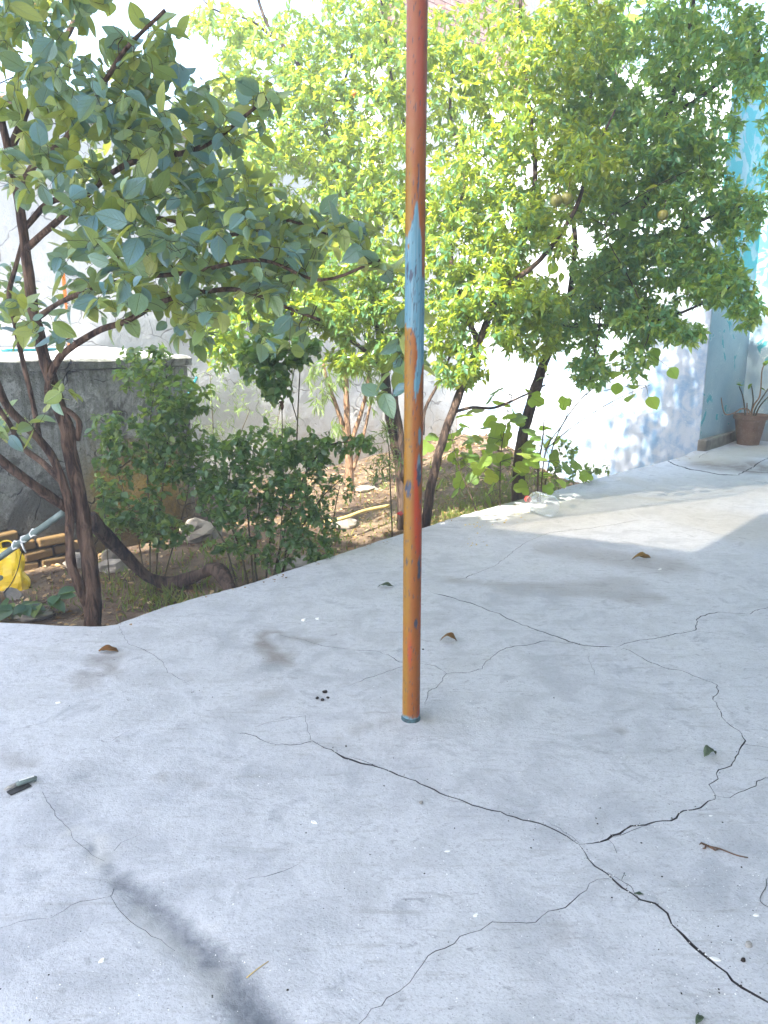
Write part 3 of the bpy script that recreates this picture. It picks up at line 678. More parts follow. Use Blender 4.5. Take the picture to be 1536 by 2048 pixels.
TP = {
 'pom': [tpl_small(.4), tpl_small(.46, .5, .25), tpl_small(.34, .15, -.05)],
 'pers': [tpl(.62, 7, ovate, .28, .18), tpl(.58, 7, ovate, .45, .34), tpl(.66, 7, ovate, .12, -.06), tpl(.55, 7, ovate, .7, .1)],
 'rose': [tpl(.68, 4, ovate, .25, .1), tpl(.62, 4, ovate, .45, .2)],
 'willow': [tpl_small(.16, .2, .3)],
 'round': [tpl(.9, 5, ovate, .2, .12)]}
def fig_tpl(seed):
    rr = random.Random(seed); out = []
    for k in range(25):
        a = -math.pi * .95 + 2 * math.pi * .95 * k / 24
        r = .5 * (.62 + .38 * abs(math.cos(a * 1.55)) ** .7) * (1.12 - .16 * abs(a) / math.pi) * rr.uniform(.94, 1.05)
        out.append((r * math.sin(a), .42 + r * math.cos(a), -.10 * (2 * r) ** 2 + .12 * abs(math.sin(a)) * r))
    V = [(0, .06, 0), (0, .42, .02)] + out; F = [(1, i + 1, i) for i in range(2, 26)] + [(1, 2, 0), (1, 0, 26)]
    return np.array(V), np.array(F), np.array([(x + .5, y) for x, y, z in V])
TP['fig'] = [fig_tpl(1), fig_tpl(2), fig_tpl(3)]

def frames(D, Nn):
    D = D / np.linalg.norm(D, axis=1, keepdims=True)
    S = np.cross(D, Nn); S /= np.maximum(1e-6, np.linalg.norm(S, axis=1, keepdims=True)); N = np.cross(S, D)
    return S, D, N
def leaf_cloud(kind, P, D, Nn, size, rnd):
    S, D, N = frames(D, Nn); Vs = []; Fs = []; Us = []; R = []; off = 0; tps = TP[kind]; sel = RNG.integers(0, len(tps), len(P))
    for q, (tv, tf, tu) in enumerate(tps):
        m = sel == q; k = m.sum()
        if not k: continue
        V = P[m][:, None, :] + size[m][:, None, None] * (tv[None, :, 0:1] * S[m][:, None, :] + tv[None, :, 1:2] * D[m][:, None, :] + tv[None, :, 2:3] * N[m][:, None, :])
        Vs.append(V.reshape(-1, 3)); Fs.append((tf[None] + (np.arange(k) * len(tv))[:, None, None]).reshape(-1, 3) + off); Us.append(np.tile(tu, (k, 1))); R.append(np.repeat(rnd[m], len(tv))); off += k * len(tv)
    return np.concatenate(Vs), np.concatenate(Fs), np.concatenate(Us), np.concatenate(R)
_single = {}
def single_meshes(kind, mat):
    if (kind, mat.name) not in _single:
        L = []
        for tv, tf, tu in TP[kind]:
            me = mesh_np('leaf', tv, tf, True, tu); me.materials.append(mat); L.append(me)
        _single[(kind, mat.name)] = L
    return _single[(kind, mat.name)]
def put_leaves(root, kind, mat, P, D, Nn, size, singles, stuff_name='foliage', rnd=None):
    """the leaves that show largest become objects of their own, the rest one foliage part"""
    if not len(P): return
    u, v, d = project(P); px = np.where((u > -10) & (u < 1546) & (v > -10) & (v < 2058) & (d > .5), size / d, 0)
    order = np.argsort(-px); first = [i for i in order[:singles] if px[i] > 0]; rest = np.setdiff1d(np.arange(len(P)), first)
    ms = single_meshes(kind, mat); S, DD, N = frames(D, Nn); rl = np.array(root.location)
    for i in first:
        o = bpy.data.objects.new('leaf', ms[random.randrange(len(ms))]); COL.objects.link(o); o.parent = root; s = size[i]
        o.matrix_basis = Matrix([[S[i][k] * s, DD[i][k] * s, N[i][k] * s, P[i][k] - rl[k]] for k in range(3)] + [[0, 0, 0, 1]])
    if len(rest):
        V, F, U, R = leaf_cloud(kind, P[rest] - rl, D[rest], Nn[rest], size[rest], RNG.random(len(rest)) if rnd is None else rnd[rest])
        me = mesh_np(stuff_name, V, F, True, U, R); me.materials.append(mat)
        o = link(bpy.data.objects.new(stuff_name, me)); o.parent = root; o['kind'] = 'stuff'

def clump_points(clumps):
    out = []
    for (u, v, Y, ru, rv, rY, n) in clumps:
        for _ in range(n):
            while True:
                q = [random.uniform(-1, 1) for _ in range(3)]
                if 1e-3 < sum(x * x for x in q) <= 1: break
            out.append(at(u + q[0] * ru, v + q[1] * rv, Y + q[2] * rY))
    return out
def grow(limbs, attract, droop=.06, wig=.05, maxr=.010):
    """each twig grows from the nearest wood already there towards its target"""
    N = []; R = []
    for pts, r0, r1 in limbs:
        rr = lerp_r(r0, r1, len(pts))
        for p, r in list(zip(pts, rr))[max(1, len(pts) // 3):]: N.append(tuple(p)); R.append(r)
    A = np.array([tuple(a) for a in attract]); N = np.array(N); R = np.array(R)
    dmin = np.array([np.min(np.sum((N - a) ** 2, 1)) for a in A]); twigs = []
    for ai in np.argsort(dmin):
        a = A[ai]; w = np.sum((N - a) ** 2, 1) * np.where(N[:, 2] > a[2] + .25, 1.6, 1.0); k = int(np.argmin(w)); b = N[k]; L = float(np.linalg.norm(a - b))
        if L < .02: continue
        seg = max(4, min(10, int(L / .07))); c = (a + b) / 2 + np.array([random.gauss(0, wig), random.gauss(0, wig), abs(random.gauss(0, wig)) + .12 * L]); ts = np.linspace(0, 1, seg + 1)[:, None]
        P = (1 - ts) ** 2 * b + 2 * ts * (1 - ts) * c + ts ** 2 * a; P[:, 2] -= droop * (ts[:, 0] ** 2) * L
        P[1:-1] += RNG.normal(0, .008, (seg - 1, 3))
        r0 = min(maxr, R[k] * .7, .0022 + .006 * L); rr = np.linspace(r0, .0011, seg + 1)
        twigs.append((P, rr)); N = np.vstack([N, P[1:]]); R = np.concatenate([R, rr[1:]])
    return twigs
def twig_mesh(twigs, sides=4):
    Vs = []; Fs = []; off = 0
    for P, rr in twigs:
        T = np.gradient(P, axis=0); T /= np.maximum(1e-9, np.linalg.norm(T, axis=1, keepdims=True)); ref = np.array([.3, .2, .93]) if abs(T[0][2]) < .9 else np.array([1., 0, 0])
        a = np.cross(T, ref); a /= np.maximum(1e-6, np.linalg.norm(a, axis=1, keepdims=True)); b = np.cross(T, a); n = len(P)
        ang = np.arange(sides) * 2 * math.pi / sides
        V = P[:, None, :] + rr[:, None, None] * (np.cos(ang)[None, :, None] * a[:, None, :] + np.sin(ang)[None, :, None] * b[:, None, :])
        Vs.append(V.reshape(-1, 3)); i = np.arange(n - 1)[:, None] * sides; k = np.arange(sides)[None]; k2 = (k + 1) % sides
        q = np.stack([i + k, i + k2, i + sides + k2, i + sides + k], -1).reshape(-1, 4); Fs.append(q + off); off += n * sides
    return np.concatenate(Vs), np.concatenate(Fs)
def twig_leaves(twigs, per_m, size, spread=.9, down=.25, frac=.55, cluster=1, up=.8, minn=3, vary=(.6, 1.25)):
    P = []; D = []; Nn = []; S = []; R_ = []
    for tp_, rr in twigs:
        tr_ = random.random()
        n = len(tp_); L = float(np.linalg.norm(np.diff(tp_, axis=0), axis=1).sum()); Lf = min(L, max(.16, L * frac)); k = max(minn, int(Lf * per_m))
        t0 = 1 - Lf / L
        for i in range(k):
            t = (t0 + (1 - t0) * (i + random.random()) / k) * (n - 1); j = min(n - 2, int(t)); p = tp_[j] + (tp_[j + 1] - tp_[j]) * (t - j); tg = tp_[j + 1] - tp_[j]; tg = tg / max(1e-6, np.linalg.norm(tg))
            for _ in range(cluster):
                sd = RNG.normal(0, 1, 3); sd -= tg * sd.dot(tg); sd /= max(1e-6, np.linalg.norm(sd))
                d = tg * random.uniform(.2, .9) + sd * spread; d[2] -= down * random.uniform(.3, 1.7)
                nn = RNG.normal(0, .55, 3); nn[2] += up
                P.append(p); D.append(d); Nn.append(nn); S.append(size * random.uniform(*vary)); R_.append(.65 * tr_ + .35 * random.random())
    return np.array(P), np.array(D), np.array(Nn), np.array(S), np.array(R_)
def wood(root, limbs, mat, sides=14, jit=.3):
    for i, (pts, r0, r1) in enumerate(limbs):
        rr = lerp_r(r0, r1, len(pts)); mb = MB().tube(pts, rr, sides, True, jit); mb.build('trunk' if i == 0 else 'branch', mat, root)
def limb(px, r0, r1, k=5): return (spline(PX(px), k), r0, r1)
def plant(name, label, cat, base, limbs, clumps, leaf, mat, size, per_m, singles, bark, group=None, twig_mat=None, **kw):
    rooted(limbs); root = empty(name, base, label, cat, group); wood(root, limbs, bark)
    gk = {k: kw.pop(k) for k in ('droop', 'wig', 'maxr') if k in kw}
    tw = grow(limbs, clump_points(clumps), **gk)
    V, F = twig_mesh(tw); me = mesh_np('twigs', V - np.array(base), F, True); me.materials.append(twig_mat or M['twig']); o = link(bpy.data.objects.new('twigs', me)); o.parent = root; o['kind'] = 'stuff'
    lv_ = twig_leaves(tw, per_m, size, **kw); put_leaves(root, leaf, mat, *lv_[:4], singles, rnd=lv_[4])
    return root
def rooted(L):
    p = L[0][0][0]; h = soil_h(p.x, p.y) - .05
    if p.z > h + .02: L[0][0].insert(0, Vector((p.x, p.y, h)))
    return L
def base_of(l, z=None): p = l[0][0]; return Vector((p.x, p.y, soil_h(p.x, p.y) if z is None else z))

# --- persimmon at the left
tl = [limb([(188, 1300, 4.12), (186, 1240, 4.12), (182, 1170, 4.12), (172, 1080, 4.13), (157, 985, 4.14), (140, 900, 4.15), (136, 860, 4.15), (117, 808, 4.15), (97, 743, 4.15), (77, 673, 4.15), (63, 593, 4.15), (54, 520, 4.15), (46, 460, 4.15), (30, 360, 4.1), (5, 250, 4.05), (-30, 120, 4.0)], .05, .016),
      limb([(180, 1225, 4.12), (164, 1185, 4.08), (143, 1130, 4.05), (139, 1070, 4.06), (138, 1010, 4.08), (122, 955, 4.08), (100, 905, 4.05), (60, 860, 4.0), (20, 820, 3.95), (0, 780, 3.9), (-30, 700, 3.85), (-60, 600, 3.8)], .027, .017),
      limb([(140, 1020, 4.12), (110, 1000, 4.05), (60, 965, 3.95), (0, 918, 3.85), (-60, 850, 3.75), (-110, 740, 3.6)], .028, .016),
      limb([(124, 965, 4.12), (85, 925, 4.2), (45, 895, 4.2), (20, 850, 4.2), (0, 820, 4.2), (-40, 740, 4.2)], .018, .01),
      limb([(118, 812, 4.14), (98, 790, 4.08), (100, 757, 4.02), (118, 718, 3.98), (150, 690, 3.95), (200, 660, 3.9), (258, 640, 3.85), (320, 605, 3.8), (400, 585, 3.75), (480, 580, 3.7), (560, 610, 3.7), (640, 640, 3.65)], .022, .007),
      limb([(155, 880, 4.16), (158, 845, 4.14), (140, 825, 4.14), (118, 812, 4.14)], .016, .014),
      limb([(80, 880, 4.22), (62, 790, 4.25), (45, 720, 4.25), (28, 640, 4.25), (18, 590, 4.25), (32, 530, 4.2), (45, 480, 4.2)], .014, .010),
      limb([(70, 640, 4.15), (130, 600, 4.0), (250, 560, 3.8), (380, 545, 3.65), (520, 520, 3.5), (640, 560, 3.4), (760, 520, 3.4)], .014, .005),
      limb([(50, 500, 4.15), (140, 420, 4.0), (250, 330, 3.8), (390, 300, 3.6), (480, 240, 3.5), (540, 190, 3.45)], .018, .005),
      limb([(46, 460, 4.15), (110, 400, 4.2), (220, 420, 4.1), (340, 440, 3.95), (460, 470, 3.8), (560, 440, 3.7), (660, 470, 3.6)], .016, .005),
      limb([(40, 400, 4.12), (60, 340, 3.9), (130, 280, 3.7), (200, 180, 3.5), (250, 100, 3.4), (330, 20, 3.35)], .018, .006),
      limb([(20, 300, 4.08), (80, 160, 4.2), (150, 40, 4.3), (180, -80, 4.3), (300, -220, 4.3)], .02, .006),
      limb([(0, 240, 4.05), (-40, 100, 3.6), (-80, -60, 3.2), (-120, -260, 2.9)], .02, .008),
      limb([(-20, 160, 4.0), (-160, 60, 4.0), (-300, -60, 3.9)], .016, .008)]
pc = [(60, 120, 3.7, 110, 130, .5, 50), (200, 190, 3.6, 130, 120, .5, 56), (330, 130, 3.6, 100, 70, .4, 29), (330, 260, 3.6, 120, 80, .45, 44), (90, 330, 3.7, 110, 100, .5, 49), (240, 380, 3.6, 130, 90, .5, 54),
      (420, 350, 3.7, 110, 80, .45, 39), (160, 500, 3.8, 110, 70, .5, 18), (300, 500, 3.6, 130, 70, .5, 46), (470, 470, 3.6, 110, 70, .45, 39), (560, 540, 3.5, 90, 60, .35, 20), (300, 590, 3.75, 130, 60, .4, 34), (450, 620, 3.7, 110, 50, .35, 26),
      (600, 450, 3.6, 90, 50, .3, 15), (560, 690, 3.6, 60, 40, .3, 7), (690, 480, 3.5, 70, 40, .3, 10), (760, 530, 3.4, 35, 30, .15, 5), (800, 760, 3.5, 60, 40, .2, 7), (820, 700, 3.6, 50, 60, .2, 6), (60, 640, 3.9, 80, 70, .4, 18), (30, 860, 4.0, 60, 60, .3, 10), (120, 790, 3.9, 30, 20, .1, 3),
      (540, 200, 3.5, 50, 30, .2, 7), (480, 260, 3.6, 60, 50, .3, 15), (30, 20, 3.6, 100, 60, .5, 24), (150, -20, 3.7, 90, 60, .5, 20),
      (420, 430, 4.5, 120, 70, .35, 36), (540, 480, 4.5, 110, 70, .35, 35), (380, 560, 4.5, 120, 60, .35, 34), (560, 590, 4.4, 110, 45, .3, 26), (250, 300, 4.5, 140, 80, .3, 26), (200, 620, 4.6, 90, 50, .3, 10), (-60, -160, 3.4, 160, 160, .7, 44), (-220, 60, 3.6, 150, 200, .6, 44), (150, -260, 4.0, 220, 130, .6, 39), (-200, 380, 3.7, 140, 180, .5, 34), (470, 400, 4.6, 110, 60, .3, 24), (600, 500, 4.6, 90, 60, .3, 24), (500, 560, 4.5, 110, 50, .3, 26), (380, 660, 4.4, 60, 40, .2, 12), (40, 600, 4.5, 50, 60, .3, 14), (560, 660, 4.4, 60, 30, .2, 12), (420, 200, 4.2, 70, 60, .3, 14)]
pers = plant('persimmon_tree', 'large leaved fruit tree with dark forked trunk at the left, against the pavement edge', 'tree', base_of(tl[0]), tl, pc, 'pers', M['pers'], .108, 13, 300, M['bark_red'], wig=.06, droop=.04, spread=.95, down=.12, frac=.6, up=.9, minn=3, vary=(.42, 1.2))
for (u, v, Y, s) in ((430, 640, 3.6, .02), (378, 548, 3.7, .016), (110, 440, 4.3, .022), (265, 385, 3.7, .012)):
    pass

# --- pomegranates
tA = [limb([(838, 1075, 6.05), (850, 1050, 6.05), (862, 970, 6.07), (888, 872, 6.1), (915, 800, 6.15), (945, 720, 6.2), (985, 615, 6.3), (1012, 555, 6.4), (1045, 470, 6.6), (1070, 360, 6.8), (1060, 220, 7.0), (1040, 60, 7.2), (1050, -120, 7.3)], .042, .012),
      limb([(905, 825, 6.13), (945, 815, 6.2), (990, 815, 6.3), (1050, 790, 6.4), (1090, 770, 6.5)], .014, .006),
      limb([(960, 690, 6.25), (920, 600, 6.4), (900, 480, 6.6), (930, 360, 6.8), (900, 220, 7.0), (920, 60, 7.2)], .024, .008),
      limb([(1000, 580, 6.35), (1080, 520, 6.3), (1150, 420, 6.3), (1180, 330, 6.4), (1230, 220, 6.6)], .022, .007),
      limb([(845, 870, 6.3), (850, 820, 6.35), (880, 760, 6.4), (905, 700, 6.45)], .016, .009)]
cA = [(1000, 110, 7.2, 140, 130, .7, 328), (910, 180, 7.1, 90, 130, .6, 202), (1080, 260, 6.9, 120, 110, .6, 302), (950, 350, 6.8, 100, 110, .6, 253), (1020, 440, 6.7, 90, 80, .5, 228), (900, 500, 6.6, 70, 90, .5, 177), (960, 590, 6.4, 90, 70, .4, 228), (1060, 600, 6.3, 80, 50, .4, 177), (890, 640, 6.3, 60, 70, .4, 127), (920, 730, 6.2, 60, 50, .3, 101), (1050, 670, 6.3, 80, 50, .4, 152), (1180, 330, 6.5, 90, 80, .5, 202), (1000, -110, 7.3, 200, 100, .8, 228), (1150, 80, 7.0, 100, 100, .6, 202), (1120, 490, 6.3, 40, 40, .3, 35), (1010, 510, 6.5, 70, 50, .4, 90), (1100, 420, 6.6, 70, 60, .4, 90), (900, 420, 6.7, 60, 60, .4, 60)]
tB = [limb([(1032, 1030, 7.1), (1036, 985, 7.1), (1038, 930, 7.1), (1046, 870, 7.12), (1064, 800, 7.15), (1084, 738, 7.2), (1096, 700, 7.2), (1120, 620, 7.2), (1170, 560, 7.15), (1240, 480, 7.1), (1300, 380, 7.1), (1330, 240, 7.2), (1370, 100, 7.3), (1400, -80, 7.4)], .062, .014),
      limb([(1110, 650, 7.2), (1170, 650, 7.0), (1240, 650, 6.9), (1320, 640, 6.8), (1420, 600, 6.75), (1480, 560, 6.7)], .024, .006),
      limb([(1240, 480, 7.1), (1330, 470, 6.9), (1430, 430, 6.8), (1520, 400, 6.8)], .02, .006),
      limb([(1140, 590, 7.18), (1150, 480, 7.3), (1140, 340, 7.4), (1180, 200, 7.5), (1200, 40, 7.6)], .026, .008),
      limb([(1330, 240, 7.2), (1420, 180, 7.0), (1520, 100, 6.9)], .02, .007),
      limb([(1180, 550, 7.15), (1200, 620, 6.8), (1190, 700, 6.7), (1180, 760, 6.65)], .012, .004)]
cB = [(1260, 110, 7.5, 140, 130, .7, 394), (1400, 90, 7.2, 120, 120, .6, 332), (1500, 110, 7.0, 60, 110, .5, 167), (1300, 280, 7.1, 120, 100, .6, 394), (1390, 390, 6.9, 90, 90, .5, 273), (1250, 410, 7.0, 110, 70, .5, 304), (1330, 520, 6.9, 110, 60, .5, 304), (1230, 580, 6.9, 90, 60, .4, 256), (1150, 650, 6.9, 70, 60, .4, 183), (1290, 640, 6.8, 90, 45, .4, 212), (1430, 570, 6.7, 90, 45, .4, 183), (1480, 430, 6.8, 50, 70, .4, 121), (1360, 670, 6.7, 60, 25, .3, 66), (1180, 740, 6.65, 45, 40, .3, 78), (1270, 720, 6.7, 35, 40, .3, 47), (1500, 620, 6.7, 40, 40, .3, 42), (1300, -120, 7.6, 260, 110, .8, 332), (1560, 300, 6.9, 60, 160, .5, 61), (1200, 250, 7.3, 90, 110, .5, 212), (1350, 300, 7.0, 90, 80, .5, 150), (1430, 260, 6.9, 60, 70, .4, 70), (1190, 540, 6.9, 50, 30, .3, 50), (1250, 500, 6.9, 80, 40, .4, 100), (1400, 500, 6.8, 80, 40, .4, 80), (1160, 190, 7.4, 80, 90, .5, 120)]
tD = [limb([(806, 1010, 6.55), (800, 935, 6.55), (788, 880, 6.55), (776, 805, 6.55), (770, 740, 6.55), (755, 640, 6.6), (735, 520, 6.7), (705, 410, 6.9), (680, 365, 7.0), (652, 265, 7.1), (636, 200, 7.2), (590, 120, 7.2), (535, 50, 7.2), (500, -60, 7.2)], .048, .010),
      limb([(808, 960, 6.5), (800, 860, 6.5), (790, 790, 6.5), (800, 700, 6.5), (830, 600, 6.6), (840, 460, 6.8), (820, 300, 7.0), (780, 140, 7.1), (760, -20, 7.1)], .028, .008),
      limb([(770, 740, 6.55), (715, 690, 6.4), (640, 650, 6.3), (560, 620, 6.2), (480, 610, 6.2)], .02, .006),
      limb([(735, 520, 6.7), (660, 480, 6.7), (580, 420, 6.8), (520, 330, 7.0), (480, 220, 7.1)], .022, .006),
      limb([(650, 260, 7.1), (690, 160, 7.2), (720, 40, 7.3)], .016, .006),
      limb([(545, 75, 7.2), (500, 40, 7.1), (430, 20, 7.0), (390, -20, 7.0)], .01, .004)]
cD = [(560, 110, 7.2, 100, 100, .6, 159), (690, 90, 7.2, 110, 110, .6, 223), (800, 110, 7.1, 80, 120, .6, 199), (620, 260, 7.1, 120, 100, .6, 290), (750, 270, 7.0, 110, 110, .6, 290), (520, 330, 7.0, 80, 80, .5, 159), (680, 400, 6.9, 120, 90, .5, 290), (800, 430, 6.8, 80, 100, .5, 212), (560, 470, 6.7, 100, 70, .5, 212), (680, 540, 6.5, 110, 70, .4, 264), (790, 590, 6.5, 70, 80, .4, 185), (560, 600, 6.3, 100, 50, .4, 199), (690, 630, 6.4, 100, 50, .4, 212), (470, 640, 6.2, 70, 50, .4, 106), (780, 700, 6.4, 50, 40, .3, 90), (430, 40, 7.0, 60, 50, .3, 41), (470, 160, 7.1, 50, 70, .3, 41), (450, 700, 6.2, 60, 40, .3, 79), (620, -110, 7.2, 220, 100, .7, 159), (700, 720, 6.3, 60, 30, .3, 63), (480, 90, 7.1, 60, 70, .4, 60), (450, 230, 7.0, 50, 70, .4, 60), (490, 310, 6.9, 60, 60, .4, 60), (600, 180, 7.1, 90, 70, .5, 90), (860, 60, 7.1, 60, 60, .5, 60)]
pk = dict(spread=.8, down=.35, frac=.75, up=.7, cluster=1, wig=.035, droop=.12)
pomA = plant('pomegranate_tree', 'pomegranate tree with slanting dark trunk just right of the pole', 'tree', base_of(tA[0]), tA, cA, 'pom', M['pom'], .074, 78, 300, M['bark_dark'], 'pomegranate trees in the garden', minn=9, **pk)
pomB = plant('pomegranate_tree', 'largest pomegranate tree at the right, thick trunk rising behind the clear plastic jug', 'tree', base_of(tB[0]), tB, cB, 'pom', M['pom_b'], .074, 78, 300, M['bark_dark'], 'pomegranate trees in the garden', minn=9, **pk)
pomD = plant('pomegranate_tree', 'pomegranate tree with several dark stems just left of the pole', 'tree', base_of(tD[0]), tD, cD, 'pom', M['pom'], .074, 78, 300, M['bark_dark'], 'pomegranate trees in the garden', minn=9, **pk)
def fruit(root, u, v, Y, r, mat):
    c = at(u, v, Y); prof = [(.001, -r), (r * .5, -r * .88), (r * .87, -r * .5), (r, 0), (r * .9, r * .45), (r * .55, r * .82), (.001, r * .92)]
    mb = MB().lathe(prof, c, 18, None, .05); o = mb.build('fruit', mat, root)
    cr = MB().lathe([(r * .22, -r * .95), (r * .2, -r * 1.15), (r * .34, -r * 1.4)], c, 8, None, .3); cr.build('calyx', mat, o)
    o2 = MB().tube([c + Vector((0, 0, r * .85)), c + Vector((.01, 0, r * 1.6)), c + Vector((.02, .02, r * 2.6))], .003, 5); o2.build('stalk', M['twig'], o)
for (u, v, Y) in ((1113, 401, 6.05), (1134, 397, 6.1)): fruit(pomA, u, v, Y, .045, M['fruit'])
for (u, v, Y) in ((1326, 430, 6.55),): fruit(pomB, u, v, Y, .045, M['fruit'])
for (u, v, Y) in ((708, 186, 6.8),): fruit(pomD, u, v, Y, .024, M['fruit_o'])

# --- back row and shrubs
tP = [limb([(702, 1000, 8.4), (700, 960, 8.4), (697, 900, 8.4), (694, 850, 8.4), (693, 800, 8.4), (690, 735, 8.4), (688, 690, 8.4)], .05, .02),
      limb([(696, 890, 8.4), (685, 850, 8.38), (670, 805, 8.35), (655, 765, 8.3), (645, 720, 8.3)], .028, .014),
      limb([(698, 900, 8.4), (712, 855, 8.4), (728, 805, 8.4), (736, 760, 8.4), (740, 710, 8.4)], .028, .014),
      limb([(706, 940, 8.4), (722, 890, 8.4), (732, 850, 8.4), (745, 790, 8.4)], .022, .012)]
plant('peach_tree', 'small tree with pale orange forked trunk in front of the back wall', 'tree', base_of(tP[0]), tP, [(660, 740, 8.2, 60, 50, .4, 22), (720, 720, 8.3, 60, 50, .4, 24), (630, 780, 8.2, 30, 50, .3, 16), (745, 780, 8.3, 30, 60, .3, 20), (690, 660, 8.3, 80, 50, .4, 24), (670, 860, 8.2, 20, 30, .2, 6)], 'willow', M['pale'], .12, 50, 120, M['bark_pale'], down=1.0, minn=8)
def shrub(name, label, stems, clumps, leaf, mat, size, per_m, singles, group=None, **kw):
    L = [(spline(PX(s), 4), r0, r1) for s, r0, r1 in stems]; [rooted([l]) for l in L if l[0][0].z < .35]; b = base_of(L[0]); root = empty(name, b, label, 'shrub', group)
    for pts, r0, r1 in L: MB().tube(pts, lerp_r(r0, r1, len(pts)), 7, True, .1).build('stem', M['stem'], root)
    tw = grow(L, clump_points(clumps), .05, .03, .005); V, F = twig_mesh(tw); me = mesh_np('twigs', V - np.array(b), F, True); me.materials.append(M['stem']); o = link(bpy.data.objects.new('twigs', me)); o.parent = root; o['kind'] = 'stuff'
    lv_ = twig_leaves(tw, per_m, size, **kw); put_leaves(root, leaf, mat, *lv_[:4], singles, rnd=lv_[4]); return root
rk = dict(spread=.9, down=.15, frac=.7, up=1.0, minn=5)
RB = 5.35
shrub('rose_bush', 'broad rose bush with many stems, in the middle left of the garden', [([(500, 1190, RB - .1), (480, 1100, RB), (440, 1000, RB), (410, 940, RB)], .008, .004), ([(510, 1195, RB - .1), (500, 1080, RB), (490, 960, RB), (480, 880, RB)], .008, .004), ([(530, 1185, RB - .1), (540, 1080, RB), (560, 960, RB), (570, 900, RB)], .008, .004), ([(540, 1185, RB - .1), (570, 1060, RB), (610, 950, RB), (660, 890, RB), (730, 885, RB)], .008, .004), ([(480, 1195, RB - .1), (450, 1090, RB), (420, 1040, RB), (400, 1010, RB)], .007, .003), ([(520, 1195, RB - .12), (510, 1120, RB), (520, 1000, RB)], .009, .004), ([(550, 1180, RB - .1), (590, 1080, RB - .1), (640, 1000, RB - .1), (680, 960, RB - .1)], .006, .003)],
      [(440, 930, RB, 80, 60, .3, 122), (540, 900, RB, 90, 50, .3, 122), (500, 980, RB - .1, 90, 60, .3, 135), (600, 960, RB - .1, 80, 70, .3, 108), (440, 1010, RB - .1, 50, 50, .25, 59), (640, 900, RB, 60, 40, .2, 59), (620, 1050, RB - .15, 60, 50, .2, 59), (720, 890, RB, 50, 22, .15, 22), (560, 1050, RB - .1, 50, 40, .2, 40), (480, 1070, RB - .15, 70, 50, .2, 50), (560, 1110, RB - .2, 60, 40, .15, 30), (640, 1110, RB - .2, 30, 30, .15, 20), (400, 960, RB, 50, 50, .2, 40)], 'rose', M['rose'], .05, 52, 300, 'rose bushes in the garden', **rk)
shrub('rose_bush', 'tall loose rose bush between the left tree and the broad bush', [([(300, 1160, 5.5), (300, 1060, 5.5), (295, 950, 5.5), (300, 850, 5.5), (310, 760, 5.5)], .007, .003), ([(312, 1160, 5.5), (318, 1050, 5.5), (330, 930, 5.5), (340, 820, 5.5), (330, 740, 5.5)], .007, .003), ([(290, 1155, 5.5), (270, 1050, 5.5), (240, 960, 5.5), (220, 880, 5.5)], .006, .003), ([(330, 1150, 5.55), (380, 960, 5.55), (365, 850, 5.5)], .006, .003), ([(215, 1110, 5.4), (210, 1040, 5.4), (205, 980, 5.4)], .005, .003)],
      [(300, 740, 5.5, 70, 50, .3, 86), (340, 820, 5.4, 60, 60, .3, 99), (280, 880, 5.4, 80, 60, .3, 110), (330, 930, 5.4, 60, 60, .3, 99), (220, 960, 5.4, 40, 70, .2, 58), (270, 1020, 5.4, 70, 50, .3, 86), (320, 1060, 5.3, 60, 40, .25, 67), (210, 860, 5.4, 35, 40, .2, 28), (390, 800, 5.5, 40, 60, .2, 30), (380, 900, 5.5, 40, 50, .2, 30), (215, 1050, 5.35, 30, 40, .2, 28)], 'rose', M['rose'], .054, 46, 280, 'rose bushes in the garden', **rk)
rt = shrub('rose_bush', 'tall thin rose stems carrying one dense leaf cluster and a dry bud', [([(560, 1190, 5.3), (575, 1080, 5.3), (590, 950, 5.3), (596, 820, 5.3), (600, 740, 5.3)], .006, .004), ([(552, 1190, 5.28), (566, 1000, 5.28), (565, 900, 5.28), (564, 815, 5.28)], .005, .0035), ([(594, 840, 5.3), (582, 790, 5.3), (590, 730, 5.3)], .004, .003)],
      [(560, 690, 5.2, 80, 40, .25, 90), (550, 760, 5.2, 35, 45, .2, 71), (500, 720, 5.2, 40, 40, .2, 44), (610, 700, 5.2, 40, 30, .2, 32)], 'rose', M['rose'], .062, 34, 160, 'rose bushes in the garden', **rk)
bc = at(564, 812, 5.28); MB().lathe([(.003, -.03), (.014, -.015), (.017, 0), (.012, .014), (.02, .03), (.006, .034)], bc, 10, None, .3).build('dry_bud', M['rust'], rt)
shrub('feathery_shrub', 'sunlit feathery pale shrub in front of the back wall', [([(440, 1000, 8.3), (430, 920, 8.3), (425, 830, 8.3), (420, 750, 8.3)], .01, .004), ([(450, 1000, 8.3), (470, 900, 8.3), (500, 820, 8.3)], .008, .004), ([(470, 1000, 8.3), (540, 900, 8.3), (560, 820, 8.3)], .008, .004)],
      [(420, 800, 8.2, 60, 60, .4, 40), (490, 800, 8.2, 60, 50, .4, 36), (440, 880, 8.2, 60, 40, .4, 36), (560, 850, 8.2, 50, 40, .3, 24)], 'willow', M['pale'], .075, 40, 60, **dict(rk, down=.3))
shrub('sapling', 'slim upright sapling with narrow leaves just left of the pole base', [([(785, 1085, 5.75), (783, 1030, 5.75), (780, 960, 5.75), (778, 900, 5.75), (770, 850, 5.75)], .006, .003)], [(765, 900, 5.75, 35, 40, .2, 22), (785, 930, 5.75, 30, 30, .2, 16), (755, 950, 5.75, 28, 40, .2, 20), (770, 860, 5.75, 30, 25, .2, 12)], 'willow', M['rose'], .07, 40, 80, **rk)
